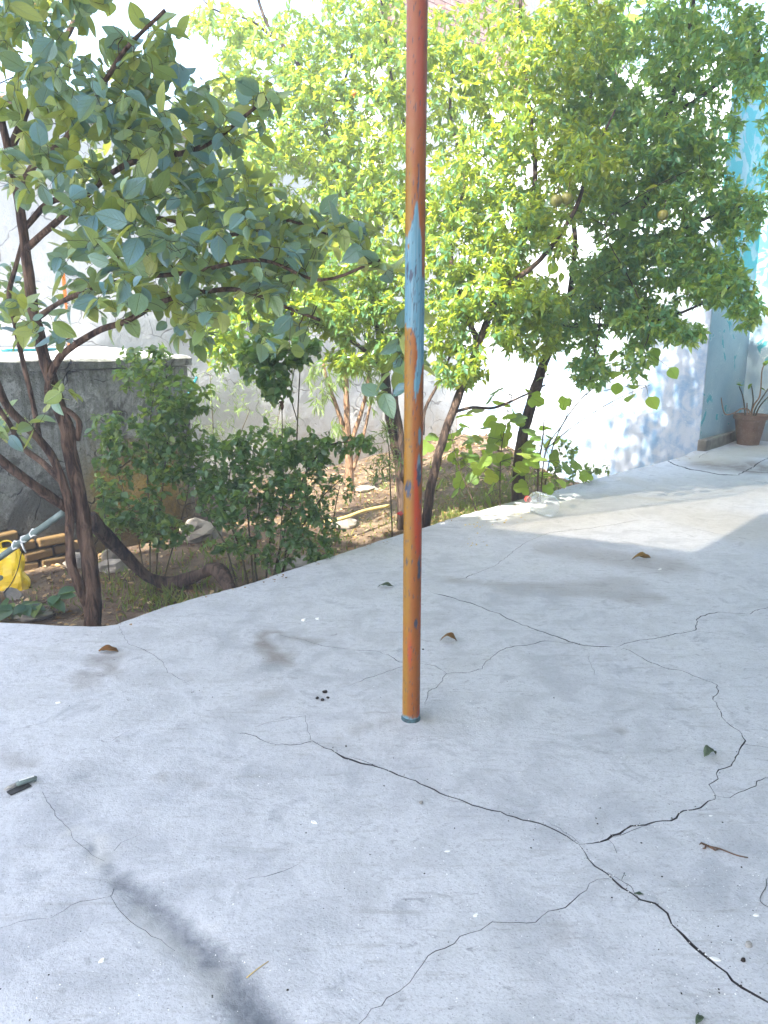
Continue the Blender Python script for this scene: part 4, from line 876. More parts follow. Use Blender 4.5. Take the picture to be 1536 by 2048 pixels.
shrub('low_bush', 'small low bush with reddish tips in front of the pale trunk', [([(660, 1100, 5.7), (670, 1020, 5.75), (680, 970, 5.8)], .005, .003), ([(655, 1100, 5.7), (645, 1050, 5.7), (640, 1000, 5.7)], .005, .003)], [(680, 970, 5.8, 45, 35, .2, 30), (640, 1020, 5.7, 35, 40, .2, 26), (660, 1070, 5.65, 30, 35, .2, 24)], 'rose', M['rose'], .034, 50, 120, 'rose bushes in the garden', **rk)
shrub('weed_clump', 'bright weeds along the pavement edge before the blue white wall', [([(1150, 985, 7.6), (1140, 930, 7.7), (1130, 890, 7.7)], .005, .003), ([(1160, 985, 7.6), (1180, 950, 7.7), (1200, 935, 7.7)], .004, .002), ([(1120, 990, 7.5), (1110, 940, 7.5), (1115, 900, 7.5)], .005, .003)], [(1130, 910, 7.7, 35, 35, .2, 22), (1170, 945, 7.7, 35, 20, .2, 16), (1205, 945, 7.8, 25, 14, .15, 8), (1120, 955, 7.5, 30, 25, .2, 14)], 'rose', M['pale'], .05, 40, 110, **rk)
# fig: few large lobed leaves
def fig(name, label, stems, leaves, size, kind='fig', mat='fig'):
    L = [(spline(PX(s), 4), r0, r1) for s, r0, r1 in stems]; [rooted([l]) for l in L if l[0][0].z < .35]; b = base_of(L[0]); root = empty(name, b, label, 'shrub')
    for pts, r0, r1 in L: MB().tube(pts, lerp_r(r0, r1, len(pts)), 7, True, .1).build('stem', M['twig'], root)
    Pn = np.array([tuple(p) for pts, _, _ in L for p in pts[3:]]); P = []; D = []; N = []; S = []
    for (u, v, Y) in leaves:
        p = np.array(at(u, v, Y)); k = int(np.argmin(np.sum((Pn - p) ** 2, 1))); q = Pn[k]
        MB().tube([Vector(q), Vector((q + p) / 2) + Vector((0, 0, .02)), Vector(p)], [.003, .0022, .0016], 5).build('leaf_stalk', M['stem'], root)
        d = (p - q); d = d / max(1e-6, np.linalg.norm(d)) + RNG.normal(0, .35, 3); d[2] -= .35; nn = RNG.normal(0, .45, 3) + np.array([0, -.55, .8]); P.append(p); D.append(d); N.append(nn); S.append(size * random.uniform(.7, 1.2))
    put_leaves(root, kind, M[mat], np.array(P), np.array(D), np.array(N), np.array(S), 300); return root
fl = [(random.gauss(u, su), random.gauss(v, sv), random.gauss(Y, .18)) for (u, v, Y, su, sv, n) in ((950, 920, 6.8, 50, 40, 14), (1040, 900, 6.8, 40, 50, 12), (920, 900, 6.9, 35, 35, 11), (985, 930, 6.9, 35, 30, 14), (1010, 870, 7.0, 40, 40, 14), (1080, 930, 6.9, 35, 35, 14), (1010, 800, 7.0, 30, 25, 8), (1110, 870, 7.0, 20, 30, 6), (960, 860, 7.0, 30, 30, 8), (1060, 840, 6.9, 25, 25, 4), (925, 960, 6.8, 30, 15, 5)) for _ in range(n)]
fig('fig_bush', 'young fig bush with big lobed leaves around the right trunk', [([(1076, 1005, 6.8), (1076, 940, 6.85), (1085, 880, 6.9), (1088, 840, 6.95)], .011, .005), ([(1000, 1030, 6.6), (1000, 960, 6.7), (1005, 880, 6.8), (1030, 760, 6.9)], .007, .003), ([(960, 1050, 6.4), (945, 1000, 6.5), (920, 940, 6.6), (900, 860, 6.7)], .007, .003), ([(1080, 1005, 6.8), (1092, 900, 6.9), (1130, 840, 6.9), (1155, 760, 6.9)], .007, .003), ([(1090, 900, 6.9), (1150, 850, 6.8), (1230, 800, 6.75), (1300, 770, 6.7)], .005, .002)], fl, .155)
fl2 = [(random.gauss(u, su), random.gauss(v, sv), random.gauss(Y, .12)) for (u, v, Y, su, sv, n) in ((1250, 770, 6.7, 25, 15, 6), (1290, 690, 6.6, 25, 40, 8), (1230, 740, 6.7, 20, 20, 4), (1200, 450, 6.6, 50, 40, 8), (1130, 560, 6.5, 30, 20, 3), (1400, 330, 6.6, 25, 40, 4)) for _ in range(n)]
fl3 = [(random.gauss(u, su), random.gauss(v, sv), random.gauss(Y, .25)) for (u, v, Y, su, sv, n) in ((1180, 20, 12.6, 45, 30, 12), (1300, 20, 12.6, 50, 30, 14), (1240, 60, 12.4, 50, 25, 10), (1380, 10, 12.6, 40, 25, 8)) for _ in range(n)]
fig('climbing_vine', 'thin vine with rounded bright leaves hanging from the right tree', [([(1085, 1000, 7.4), (1110, 880, 7.2), (1170, 790, 6.9), (1250, 740, 6.7), (1300, 660, 6.6), (1260, 560, 6.6), (1210, 450, 6.6), (1300, 380, 6.6), (1400, 330, 6.6)], .006, .003), ([(1170, 790, 6.9), (1240, 775, 6.75), (1290, 770, 6.7)], .004, .002)], fl2, .12, 'round')
fig('mulberry_tree', 'tree with large yellow green leaves behind the pomegranates at the top', [([(1245, 860, 13.4), (1245, 700, 13.3), (1240, 400, 13.1), (1235, 150, 12.8), (1250, -60, 12.7)], .08, .03), ([(1235, 150, 12.8), (1180, 40, 12.6), (1160, -40, 12.6)], .02, .008), ([(1235, 150, 12.8), (1310, 60, 12.6), (1380, 0, 12.6)], .02, .008)], fl3, .3, 'round').__setitem__('category', 'tree')

# ------------------------------------------------------------------ ground cover
def on_garden(e0, e1, n0, n1): 
    p = W(random.uniform(e0, e1), random.uniform(n0, n1)); return p
P = []; D = []; N = []; S = []
for i in range(11000):
    p = on_garden(-3.5, 7, -.15, 3.7); 
    if nz(p.x * 1.5, p.y * 1.5, 4) < -.25 - .35 * (p.x > -.6): continue
    P.append((p.x, p.y, soil_h(p.x, p.y) + .008)); a = random.uniform(0, 6.28); D.append((math.cos(a), math.sin(a), random.gauss(0, .25))); N.append((random.gauss(0, .35), random.gauss(0, .35), 1)); S.append(random.uniform(.015, .055))
for i in range(420):
    k_ = random.randrange(20, len(edge) - 2); p = edge[k_]; q = p + Vector((random.gauss(0, .03), random.gauss(-.01, .05), 0)); ins = in_poly(q.x, q.y, slab_poly)
    if ins and random.random() < .7: continue
    P.append((q.x, q.y, slab_z(q.x, q.y) + .003 if ins else soil_h(q.x, q.y) + .02)); a = random.uniform(0, 6.28); D.append((math.cos(a), math.sin(a), .05)); N.append((random.gauss(0, .15), random.gauss(0, .15), 1)); S.append(random.uniform(.008, .03))
V, F, U, R = leaf_cloud('rose', np.array(P), np.array(D), np.array(N), np.array(S), RNG.random(len(P)))
me = mesh_np('leaf_litter', V, F, True, U, R); tag(obj('leaf_litter', me, M['litter']), 'dry brown leaves scattered over the garden soil', 'leaf litter', kind='stuff')
P = []; D = []; N = []; S = []
for (u, v, su, sv, n, h) in ((930, 1035, 45, 18, 900, .06), (890, 1050, 30, 10, 300, .05), (1010, 1000, 40, 14, 300, .06), (960, 990, 60, 20, 350, .06), (1110, 965, 40, 18, 260, .08), (1000, 960, 90, 20, 400, .07), (110, 1200, 40, 14, 120, .05), (330, 1200, 50, 20, 420, .07), (260, 1170, 50, 20, 260, .06), (420, 1110, 60, 30, 260, .08), (180, 1130, 60, 16, 160, .05), (650, 1090, 50, 25, 260, .06), (740, 1040, 60, 25, 260, .06), (860, 960, 80, 20, 300, .08)):
    for _ in range(n):
        q = gp(random.gauss(u, su), random.gauss(v, sv), -.12 if u > 760 else (-.2 if u > 400 else -.28)); nn = (Vector((q.x, q.y)) - S0).dot(N2)
        if nn < .06 and (u > 300): continue
        P.append((q.x, q.y, soil_h(q.x, q.y) - .01)); D.append((random.gauss(0, .4), random.gauss(0, .4), 1)); N.append((random.gauss(0, 1), random.gauss(0, 1), .2)); S.append(h * random.uniform(.5, 1.4))
V, F, U, R = leaf_cloud('willow', np.array(P), np.array(D), np.array(N), np.array(S), RNG.random(len(P)))
me = mesh_np('grass', V, F, True, U, R); tag(obj('grass', me, M['grass']), 'short weedy grass growing beside the pavement edge', 'grass', kind='stuff')

# ------------------------------------------------------------------ things in the garden
lg = spline(PX([(178, 1035, 4.9), (230, 1090, 5.1), (290, 1148, 5.22), (340, 1168, 5.28), (390, 1152, 5.2), (425, 1138, 5.08), (450, 1155, 4.98), (466, 1205, 4.88), (470, 1240, 4.86)]), 5)
t = empty('bent_log', (lg[18].x, lg[18].y, soil_h(lg[18].x, lg[18].y)), 'dark bent trunk lying across the soil behind the left tree', 'log'); MB().tube(lg, [.044 + .008 * math.sin(i * .5) for i in range(len(lg))], 14, True, .35).build('trunk', M['bark_dark'], t)
a, b = at(128, 1024, 4.3), at(-10, 1122, 4.55); dd = (b - a)
t = empty('grey_pipe', (a + dd * 1.6), 'grey pipe leaning against the left tree trunk', 'pipe'); MB().tube([a + dd * k / 6 for k in range(-0, 13)], .019, 14).build('pipe', M['grey_pipe'], t)
rg = empty('white_rag', a + dd * .55, 'white rag tied around the leaning grey pipe', 'rag')
for k in range(3):
    c = a + dd * (.42 + .13 * k); MB().tube([c + Vector((.021 * math.cos(x), .022 * math.sin(x) * .7 - .004, .022 * math.sin(x) + random.uniform(-.006, .006) + x * .002)) for x in [i * .7 for i in range(11)]], .006, 6, True, .4, 60).build('knot', M['rag'], rg)
c = a + dd * .55; MB().tube([c + Vector((-.012, -.024, -.01)), c + Vector((.0, -.03, -.04)), c + Vector((.012, -.03, -.07))], [.008, .006, .004], 6, True, .4, 60).build('loose_end', M['rag'], rg)
tg = empty('black_cable', at(45, 1100, 4.45), 'thin dark cable hanging from the leaning pipe', 'cable'); MB().tube(spline(PX([(50, 1078, 4.42), (42, 1110, 4.45), (35, 1140, 4.5), (22, 1168, 4.55), (8, 1185, 4.6)]), 5), .0035, 6).build('cable', M['cable'], tg)
# yellow bag
bp = gp(24, 1176, -.29); t = empty('yellow_bag', bp, 'crumpled yellow plastic bag standing on the soil by the retaining wall', 'bag')
V = []; F = []; na = 22; nr = 14
for j in range(nr + 1):
    h = j / nr; z = .30 * h; w = .115 * (1 - .35 * h ** 1.5); dpt = .06 * (1 - .75 * h ** 1.3)
    for k in range(na):
        x = 2 * math.pi * k / na; q = 1 + .28 * nz(math.cos(x) * 2.2, math.sin(x) * 2.2, z * 11) + .1 * nz(math.cos(x) * 6, math.sin(x) * 6, z * 30)
        sx = math.copysign(abs(math.cos(x)) ** .6, math.cos(x)); V.append((bp.x + w * sx * q, bp.y + dpt * math.sin(x) * q, bp.z - .01 + z + .012 * nz(k * .9, j * .3)))
for j in range(nr):
    for k in range(na): F.append((j * na + k, j * na + (k + 1) % na, (j + 1) * na + (k + 1) % na, (j + 1) * na + k))
F.append(tuple(range(nr * na, nr * na + na))); F.append(tuple(range(na - 1, -1, -1)))
o = MB().add(V, F).build('bag_body', M['bag'], t, False)
hd = MB().tube(spline([bp + Vector((-.04, 0, .285)), bp + Vector((-.035, -.005, .34)), bp + Vector((.03, -.005, .345)), bp + Vector((.045, 0, .285))], 5), .006, 6, True, .3, 50).build('handle', M['bag'], t)
# rusty stub with plate
sp_ = gp(-8, 1205, -.29); t = empty('rusty_post', sp_, 'short rusty post with a grey cap plate at the left edge', 'post')
MB().lathe([(.032, -.05), (.03, .05), (.032, .16)], sp_, 16, None, .05).build('post', M['rust'], t); MB().lathe([(.001, .158), (.058, .158), (.062, .166), (.06, .176), (.001, .18)], sp_, 20, None, .04).build('cap_plate', M['grey_pipe'], t)
def rock(name, label, u, v, z, dims, rot, mat, seed, cat='stone', lift=.3):
    c = gp(u, v, z); c = Vector((c.x, c.y, soil_h(c.x, c.y) + dims[2] * lift)); rr = random.Random(seed); k = 9
    prof = [(.01, -.5), (.4, -.46), (.5, -.2), (.5, .15), (.42, .42), (.2, .5), (.01, .5)]; mb = MB().lathe(prof, (0, 0, 0), 11)
    mb.v = [tuple((x * dims[0] * (1 + .45 * nz(x * 4 + seed * 3, y * 4, z * 4)), y * dims[1] * (1 + .45 * nz(x * 4, y * 4 + seed * 5, z * 4)), z * dims[2] * (1 + .5 * nz(x * 3, y * 3, seed * 7)))) for x, y, z in mb.v]
    Rm = Matrix.Rotation(rot[2], 3, 'Z') @ Matrix.Rotation(rot[0], 3, 'X') @ Matrix.Rotation(rot[1], 3, 'Y')
    mb.v = [tuple(Rm @ Vector(q) + c) for q in mb.v]; o = mb.build(name, mat, None, False, .008); tag(o, label, cat); return o
rock('concrete_chunk', 'flat grey concrete chunk on the soil below the cut leafy branch', 60, 1232, -.28, (.28, .16, .06), (.05, 0, .1), M['stone'], 1)
rock('concrete_chunk', 'tilted grey stone leaning beside the yellow bag', 28, 1195, -.28, (.16, .1, .05), (.5, .4, -.5), M['stone'], 2)
rock('concrete_chunk', 'pale stone half hidden behind the left tree trunk', 160, 1130, -.28, (.2, .14, .12), (.1, .1, .3), M['stone'], 3)
rock('concrete_chunk', 'pale jagged stone right of the left tree trunk', 225, 1138, -.28, (.22, .14, .1), (.1, -.1, .1), M['stone'], 4)
rock('concrete_chunk', 'small tilted pale slab by the retaining wall foot', 225, 1115, -.28, (.18, .05, .12), (.3, .1, .6), M['stone'], 5)
rock('concrete_chunk', 'broad flat concrete piece below the broad rose bush', 600, 1112, -.2, (.42, .3, .05), (0, 0, .6), M['stone'], 6)
rock('concrete_chunk', 'rounded pale stone near the yellow cane', 690, 1035, -.17, (.25, .18, .1), (0, .1, .6), M['stone'], 7)
rock('concrete_chunk', 'pale stone further back by the pale orange trunk', 735, 968, -.15, (.25, .15, .08), (0, .1, .3), M['stone'], 8)
rock('concrete_chunk', 'broken concrete piece at the retaining wall corner', 400, 1062, -.22, (.35, .25, .2), (.1, .1, .6), M['stone'], 9)
t = empty('yellow_cane', gp(680, 1045, -.13), 'pale yellow cane lying on the soil left of the pole', 'cane'); cp_ = [gp(560, 1056, -.15), gp(640, 1052, -.13), gp(690, 1042, -.09), gp(730, 1028, -.07), gp(778, 1018, -.07)]
MB().tube(spline([p + Vector((0, 0, .03)) for p in cp_], 5), .016, 10, True, .12).build('cane', M['bamboo'], t)
# cut leafy branch
cb = [gp(-20, 1225, -.24), gp(30, 1215, -.21), gp(80, 1208, -.2), gp(115, 1190, -.17)]; root = empty('cut_branch', cb[1], 'cut leafy branch lying on the soil at the left pavement edge', 'branch'); MB().tube(spline(cb, 4), lerp_r(.008, .004, 13), 7).build('stem', M['twig'], root)
P = []; D = []; N = []; S = []
for i in range(22):
    p = spline(cb, 4)[random.randrange(1, 13)]; P.append(tuple(p)); x = random.uniform(0, 6.28); D.append((math.cos(x), math.sin(x), random.uniform(-.25, .3))); N.append((random.gauss(0, .3), random.gauss(0, .3) - .2, 1)); S.append(random.uniform(.1, .16))
put_leaves(root, 'pers', M['rose'], np.array(P), np.array(D), np.array(N), np.array(S), 40)
# red flower
fp = at(800, 1027, 6.0); t = empty('red_flower', (fp.x, fp.y, soil_h(fp.x, fp.y)), 'small red flower on a thin stem left of the pole', 'flower'); MB().tube([(fp.x, fp.y, soil_h(fp.x, fp.y) - .02), (fp.x + .01, fp.y, (fp.z + soil_h(fp.x, fp.y)) / 2), tuple(fp)], .0025, 5).build('stem', M['stem'], t)
for k in range(6):
    x = k * 1.05; MB().lathe([(.001, -.004), (.014, 0), (.001, .006)], fp + Vector((.016 * math.cos(x), .012 * math.sin(x), .01 * math.sin(x * 2))), 8).build('petal', M['red'], t)
# things on the terrace
o1 = at(136, 688, 7.75); zt = 1.32; t = empty('orange_pipe', (o1.x, o1.y, zt), 'bright orange post standing on the raised terrace at the left', 'post'); MB().lathe([(.0365, 0), (.0365, 1.2), (.0365, 3.2), (.03, 3.23), (.001, 3.24)], (o1.x, o1.y, zt), 28).build('pipe', M['orange'], t)
ty = MB()
for k in range(3): ty = MB().lathe([(.04, 0), (.043, .006), (.04, .012)], (o1.x, o1.y, zt + .18 + .016 * k + (.55 if k == 2 else 0)), 16, None, .08); ty.build('wire_tie', M['rust'], t)
h = [W(-3.6, 3.3, 1.345), W(-2.2, 3.25, 1.345), W(-1.7, 3.2, 1.345), W(-1.2, 3.28, 1.345)]
t = empty('rusty_bar', h[1], 'rusty brown bar lying on the terrace top at the left', 'bar'); MB().tube(spline(h, 5), .018, 8).build('bar', M['rust'], t)
h = [W(-.55, 3.0, 1.34), W(-.3, 2.95, 1.34), W(-.1, 3.0, 1.34)]
t = empty('teal_hose', h[1], 'teal plastic hose lying on top of the terrace', 'hose'); MB().tube(spline(h, 5), .014, 8).build('hose', M['teal'], t)
h = [W(TE + .06, TN - .045, 1.1), W(TE - .02, TN - .075, 1.0), W(TE - .1, TN - .07, .9), W(TE - .18, TN - .045, .8)]
t = empty('teal_stick', h[-1], 'short teal plastic stick fixed to the terrace corner', 'stick'); MB().tube(h, .013, 8).build('stick', M['teal'], t)

# ------------------------------------------------------------------ things on the slab
# clear plastic jug
A = gp(1104, 1036); ax = Vector((-.42, .9, 0)); ax.normalize(); Rr = .088
Mx = Matrix((ax.orthogonal().cross(ax), ax.orthogonal(), ax)).transposed(); Mx = ax.to_track_quat('Z', 'Y').to_matrix()
t = empty('plastic_jug', A + Vector((0, 0, 0)), 'clear plastic water jug lying on the pavement near its edge', 'bottle')
prof = [(.001, .012), (.035, .008), (.06, .0), (.073, .012), (.078, .03), (.076, .05), (.078, .07), (.076, .09), (.078, .11), (.078, .135), (.072, .15), (.078, .165), (.078, .20), (.07, .23), (.05, .262), (.03, .285), (.02, .295), (.019, .31)]
prof = [(r_ * 1.13, z_ * 1.1) for r_, z_ in prof]
MB().lathe(prof, A + Vector((0, 0, Rr + .002)), 40, Mx, .05).build('bottle_body', M['plastic'], t)
MB().lathe([(.022, .328), (.026, .33), (.026, .356), (.022, .36), (.001, .36)], A + Vector((0, 0, Rr + .002)), 24, Mx).build('cap', M['capred'], t)
# terracotta pot and geranium
pp = gp(1495, 893); pp.z = .03
t = empty('flower_pot', pp, 'weathered terracotta flower pot in the corner by the turquoise wall', 'flower pot')
MB().lathe([(.001, .0), (.13, .0), (.137, .01), (.15, .08), (.185, .30), (.19, .325), (.192, .33), (.207, .335), (.212, .35), (.210, .375), (.214, .385), (.212, .395), (.195, .397), (.188, .385), (.182, .34)], pp, 48, None, .015).build('pot_body', M['terracotta'], t)
MB().lathe([(.184, .35), (.12, .362), (.06, .368), (.001, .37)], pp, 24, None, .05).build('potting_soil', M['soil'], t)
for k, (x, z0, z1) in enumerate(((-.03, .2, .3), (-.005, .19, .31), (.018, .215, .3))):
    ang_ = x / .17; MB().tube([pp + Vector((math.sin(ang_) * (.128 + .19 * z * .9) * 1.03, -math.cos(ang_) * (.137 + (z) * .162) - .002, z)) for z in (z0, (z0 + z1) / 2, z1)], .006, 6, True, .3, 50).build('drip_mark', M['terracotta'], t)
gr = empty('geranium_plant', pp + Vector((0, 0, .36)), 'leggy geranium with bare stems and few leaves in the terracotta pot', 'plant')
def pxp(L, dy=0): return [at(u, v, pp.y + dy + q) for u, v, q in L]
stems = [[(1505, 838, 0), (1512, 815, -.02), (1528, 790, -.03), (1545, 765, -.05)], [(1500, 838, 0), (1508, 810, .02), (1520, 790, .03), (1524, 742, .03), (1530, 728, .03)], [(1490, 838, 0), (1489, 815, .02), (1485, 790, .03), (1478, 772, .03)], [(1503, 835, 0), (1497, 820, -.03), (1482, 818, -.06), (1468, 826, -.08), (1452, 829, -.09), (1446, 818, -.09), (1442, 795, -.09)], [(1496, 838, 0), (1494, 820, .05), (1494, 806, .05)], [(1500, 838, 0), (1506, 805, .06), (1505, 785, .06), (1503, 772, .05)], [(1508, 838, .02), (1520, 812, .05), (1540, 790, .08)]]
for s in stems: p = spline(pxp(s), 5); MB().tube(p, lerp_r(.011, .006, len(p)), 7, True, .15, 40).build('stem', M['bark_pale'] if random.random() < .3 else M['stem'], gr)
lv = [(1472, 768, .03), (1476, 765, .0), (1504, 767, .05), (1520, 776, .03), (1531, 727, .03), (1527, 732, .05), (1540, 762, -.05), (1481, 772, .05)]
P = np.array([tuple(at(u, v, pp.y + q)) for u, v, q in lv]); put_leaves(gr, 'round', M['fig'], P, RNG.normal(0, .6, (len(P), 3)) + np.array([0, -.6, 0]), RNG.normal(0, .3, (len(P), 3)) + np.array([0, -.2, 1]), RNG.uniform(.07, .1, len(P)), 20)

# small things on the pavement
def sz(u, v): p = gp(u, v); return Vector((p.x, p.y, slab_z(p.x, p.y)))
def fallen_leaf(label, u, v, length, heading, mat, width=.5, curl=.35, fold=.5, roll=0, name='fallen_leaf', arch=0):
    tv, tf, tu = tpl(width, 8, ovate, fold, 0); tv = tv.copy(); y = tv[:, 1] - .5
    tv[:, 1] = y; tv[:, 2] += curl * (1 - (2 * y) ** 2) * .5 if arch >= 0 else curl * (2 * y) ** 2 * .5
    tv[:, 2] += .05 * np.sin(tv[:, 1] * 9 + tv[:, 0] * 14)
    tv *= length; tv[:, 2] -= tv[:, 2].min() - .001; c, s = math.cos(heading), math.sin(heading)
    R2 = np.array([[c, -s, 0], [s, c, 0], [0, 0, 1]]); me = mesh_np(name, tv @ R2.T, tf, True, tu); o = obj(name, me, mat); o.location = sz(u, v)
    so = o.modifiers.new('thickness', 'SOLIDIFY'); so.thickness = .0012
    tag(o, label, 'leaf'); return o
M['ochre_leaf'] = m_leaf('ochre_leaf', [(0, (.3, .17, .03)), (1, (.24, .12, .03))], (.35, .2, .02), .2, .5, .4, .7)
M['green_fallen'] = m_leaf('wilted_green_leaf', [(0, (.05, .09, .05)), (1, (.09, .13, .08))], (.1, .16, .05), .2, .5, .4, .7)
fallen_leaf('orange brown dry leaf lying near the left pavement edge', 217, 1305, .095, -1.5, M['drybrown'], .55, .22, .35)
fallen_leaf('curled ochre leaf on the pavement just right of the pole', 897, 1283, .082, 1.35, M['ochre_leaf'], .62, .6, .5)
fallen_leaf('long curled brown and yellow leaf in the middle of the pavement', 1282, 1119, .13, 1.6, M['ochre_leaf'], .4, .2, .9)
fallen_leaf('wilted green leaf on the pavement left of the pole', 771, 1176, .1, 1.5, M['green_fallen'], .4, .25, .4)
fallen_leaf('dark dry leaf curled up at the right side of the pavement', 1420, 1512, .062, -1.1, M['green_fallen'], .6, .5, .9)
fallen_leaf('small dark green leaf at the bottom right', 1398, 2040, .03, 2.3, M['green_fallen'], .5, .2, .4)
fallen_leaf('tiny dark leaf beside the wide part of the crack', 1277, 1790, .026, 1.4, M['green_fallen'], .35, .1, .3)
def chip(label, u, v, L, w, h, rot, mat, name='chip', cat='chip', seed=0):
    rr = random.Random(seed + u); k = 8; c = sz(u, v)
    poly = [Vector((math.cos(2 * math.pi * i / k) * L / 2 * rr.uniform(.75, 1.15), math.sin(2 * math.pi * i / k) * w / 2 * rr.uniform(.75, 1.15))) for i in range(k)]
    cs, sn = math.cos(rot), math.sin(rot); poly = [Vector((p.x * cs - p.y * sn + c.x, p.x * sn + p.y * cs + c.y)) for p in poly]
    mb = MB(); n = k; V = [(p.x, p.y, c.z - .0005) for p in poly] + [(c.x + (p.x - c.x) * .78, c.y + (p.y - c.y) * .78, c.z + h * rr.uniform(.6, 1.1)) for p in poly]
    mb.add(V, [tuple(range(n - 1, -1, -1)), tuple(range(n, 2 * n))] + [(i, (i + 1) % n, n + (i + 1) % n, n + i) for i in range(n)]); o = mb.build(name, mat, None, False); tag(o, label, cat); return o
for args in [('white shell like chip left of the pole, left one of a pair', 607, 1241, .026, .02, .012, .3), ('smaller white chip left of the pole, right one of a pair', 635, 1238, .022, .014, .008, .1), ('white chip below and left of the pole base', 628, 1645, .026, .014, .004, -.6), ('pale flat chip beside the long brown leaf', 1320, 1139, .035, .016, .006, .4),
             ('white chip on the pavement near the left edge', 117, 1406, .028, .012, .006, .2), ('large white flake close to the crack at lower right', 1430, 1919, .028, .014, .003, -.4), ('white flake near the right edge of the picture', 1512, 1833, .020, .010, .003, 0.), ('white flake left of the crack junction', 895, 1703, .02, .01, .002, .2),
             ('white flake near the bottom centre', 951, 1831, .018, .014, .003, .8), ('white flake inside the dark streak side, lower left', 204, 1922, .02, .014, .004, 1.), ('small white flake beside the right crack branch', 1421, 1632, .015, .007, .002, .1), ('small pale chip at the right edge beyond the dark leaf', 1524, 1475, .014, .008, .002, .1)]:
    chip(*args, M['white'])
chip('grey pebble with dark underside at lower right', 1497, 1893, .022, .016, .011, .2, M['grit'], 'pebble', 'pebble')
chip('dark small pebble just below the grey pebble', 1486, 1922, .014, .01, .008, .6, M['clod'], 'pebble', 'pebble')
# dung-like clods, one little heap
for i, (u, v, s, lab) in enumerate(((650, 1386, .03, 'largest dark clod of the little heap left of the pole base'), (634, 1398, .022, 'leftmost dark clod of the little heap'), (645, 1402, .026, 'lowest dark clod of the little heap'), (656, 1397, .02, 'rightmost dark clod of the little heap'), (842, 1608, .022, 'grey crumpled scrap below the pole base'), (692, 1493, .012, 'tiny dark crumb beside the long crack'), (846, 1299, .014, 'dark crumb touching the view just right of the pole'))):
    o = chip(lab, u, v, s, s * .8, s * .55, i, M['clod'] if i != 4 else M['grit'], 'clod', 'clod', i)
    m = o.modifiers.new('round', 'SUBSURF'); m.levels = 1; m.render_levels = 2
# scattered grit, too small to count
CRK = [(a_, b_, w_) for px_, w_ in cracks if w_ > .0024 for a_, b_ in zip(px_, px_[1:])]
mb = MB(); mbw = MB(); rr = random.Random(5)
def crumb(mb, x, y, s):
    z = slab_z(x, y); k = 5; V = [(x + s * math.cos(6.283 * i / k) * rr.uniform(.6, 1.2), y + s * math.sin(6.283 * i / k) * rr.uniform(.6, 1.2), z - .0005) for i in range(k)] + [(x + rr.uniform(-.2, .2) * s, y, z + s * rr.uniform(.5, 1.1))]
    mb.add(V, [(i, (i + 1) % k, k) for i in range(k)])
for (u, v, su, sv, nd, nw) in ((1430, 1880, 90, 110, 34, 150), (1200, 1700, 300, 200, 26, 110), (600, 1700, 400, 220, 26, 160), (900, 1400, 400, 120, 24, 60), (1050, 1070, 120, 50, 22, 10), (450, 1330, 250, 60, 20, 40), (300, 1950, 250, 60, 6, 60)):
    for i in range(nd): q = gp(rr.gauss(u, su), rr.gauss(v, sv)); crumb(mb, q.x, q.y, rr.uniform(.0015, .0045))
    for i in range(nw): q = gp(rr.gauss(u, su), rr.gauss(v, sv)); crumb(mbw, q.x, q.y, rr.uniform(.0008, .0028))
for a_, b_, w_ in CRK:
    for i in range(int(2 + 500 * w_)):
        f_ = rr.random(); q = gp(a_[0] + (b_[0] - a_[0]) * f_, a_[1] + (b_[1] - a_[1]) * f_); crumb(mb if rr.random() < .6 else mbw, q.x + rr.gauss(0, .007), q.y + rr.gauss(0, .010), rr.uniform(.0008, .003))
tag(mb.build('dark_grit', M['clod'], None, False), 'tiny dark crumbs scattered over the pavement', 'grit', kind='stuff'); tag(mbw.build('pale_grit', M['white'], None, False), 'tiny pale specks of grit scattered over the pavement', 'grit', kind='stuff')
mb = MB()
for i in range(60):
    u, v = rr.choice([(1000, 1045), (1020, 1030), (955, 1052), (1060, 1020), (960, 1085), (1040, 1027)]); q = gp(rr.gauss(u, 16), rr.gauss(v, 5)); crumb(mb, q.x, q.y, rr.uniform(.004, .012))
tag(mb.build('husk_crumbs', M['bamboo'], None, False), 'yellowish dry husks scattered left of the clear jug', 'husks', kind='stuff')
def thin(name, label, cat, px, r, mat, z=.003, k=5):
    p = [sz(u, v) + Vector((0, 0, z)) for u, v in px]; root = empty(name, p[0], label, cat); pts = spline(p, k); MB().tube(pts, lerp_r(r, r * .6, len(pts)), 7, True, .2, 90).build(name + '_body', mat, root); return root
tw = thin('dry_twig', 'thin reddish dry twig on the pavement at the right', 'twig', [(1406, 1690), (1420, 1695), (1440, 1700), (1470, 1712), (1496, 1718)], .0028, M['rust'])
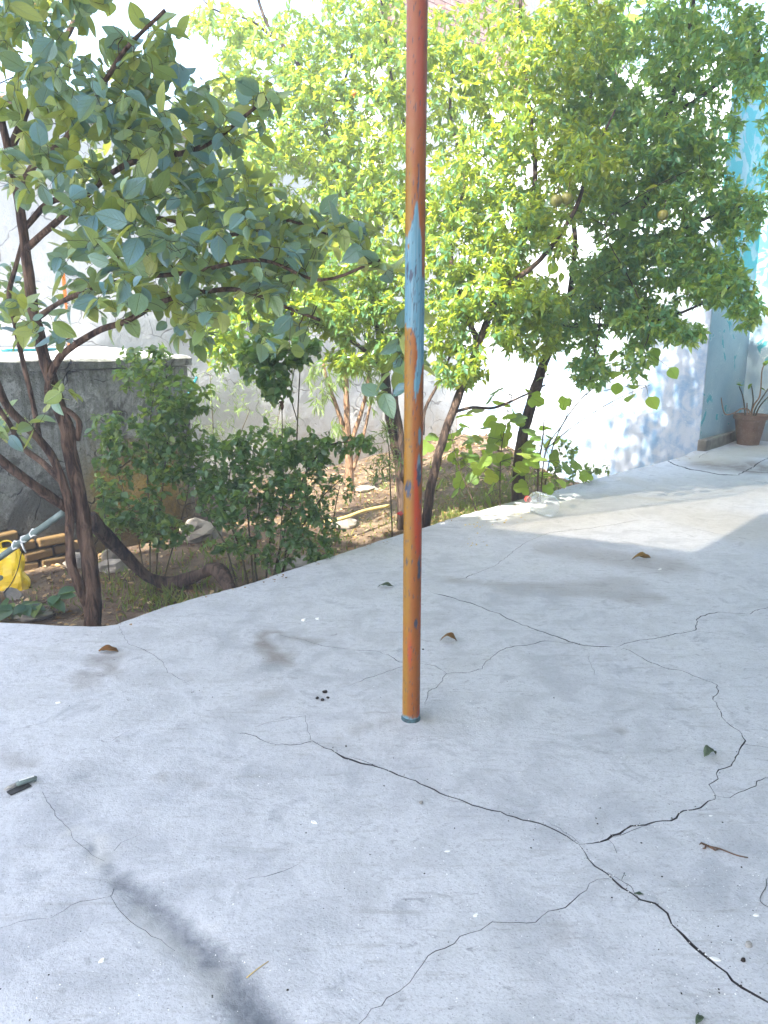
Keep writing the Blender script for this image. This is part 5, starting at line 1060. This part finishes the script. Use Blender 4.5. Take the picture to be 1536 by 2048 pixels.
for q in ([(1410, 1692), (1402, 1688), (1399, 1692)], [(1412, 1692), (1410, 1699), (1405, 1700)], [(1416, 1694), (1430, 1703), (1436, 1701)]): p = [sz(u, v) + Vector((0, 0, .004)) for u, v in q]; MB().tube(p, [.003, .0025, .0015], 6).build('side_twig', M['rust'], tw)
thin('straw', 'pale straw lying beside the dark streak at lower left', 'straw', [(493, 1953), (515, 1939), (537, 1925)], .0016, M['bamboo'], .002)
thin('thin_wire', 'thin curved wire at the right edge of the pavement', 'wire', [(1532, 1760), (1532, 1775), (1521, 1795), (1522, 1808), (1540, 1820)], .0011, M['cable'], .002)
# broken pen-like scrap at the left
a, b = sz(8, 1584), sz(74, 1563); d = b - a; up = Vector((0, 0, 1)); t = empty('broken_pen', a, 'broken black and silver pen like scrap at the left of the pavement', 'pen')
MB().tube([a + up * .006, a + d * .12 + up * .008, a + d * .4 + up * .010], [.002, .006, .008], 10).build('pen_tip', M['grit'], t); MB().tube([a + d * .38 + up * .010, a + d * .5 + up * .011, a + d * .96 + up * .011, a + d + up * .010], [.0085, .009, .009, .006], 12).build('barrel', M['grey_pipe'], t)
MB().box(a + d * .7 + up * .021, (d.length * .45, .004, .003), Matrix.Rotation(math.atan2(d.y, d.x), 3, 'Z')).build('clip', M['white'], t, False); MB().box(a + d * .45 + Vector((.01, -.02, .004)), (.07, .03, .003), Matrix.Rotation(math.atan2(d.y, d.x) + .25, 3, 'Z')).build('torn_flap', M['cable'], t, False)

# ------------------------------------------------------------------ air volume added to imitate lens glare
hz = MB().box((0, 10, 3.2), (60, 60, 9.0)).build('glare_veil', None, None, False)
tag(hz, 'thin air volume added to imitate lens glare', 'glare_veil', kind='stuff'); hm = bpy.data.materials.new('glare_veil'); hm.use_nodes = True; nt = hm.node_tree; nt.nodes.remove(nt.nodes['Principled BSDF'])
pv = nt.nodes.new('ShaderNodeVolumePrincipled'); pv.inputs['Color'].default_value = (.9, .94, 1, 1); pv.inputs['Density'].default_value = .018; pv.inputs['Anisotropy'].default_value = .2
nt.links.new(pv.outputs[0], nt.nodes['Material Output'].inputs['Volume']); hz.data.materials.append(hm)
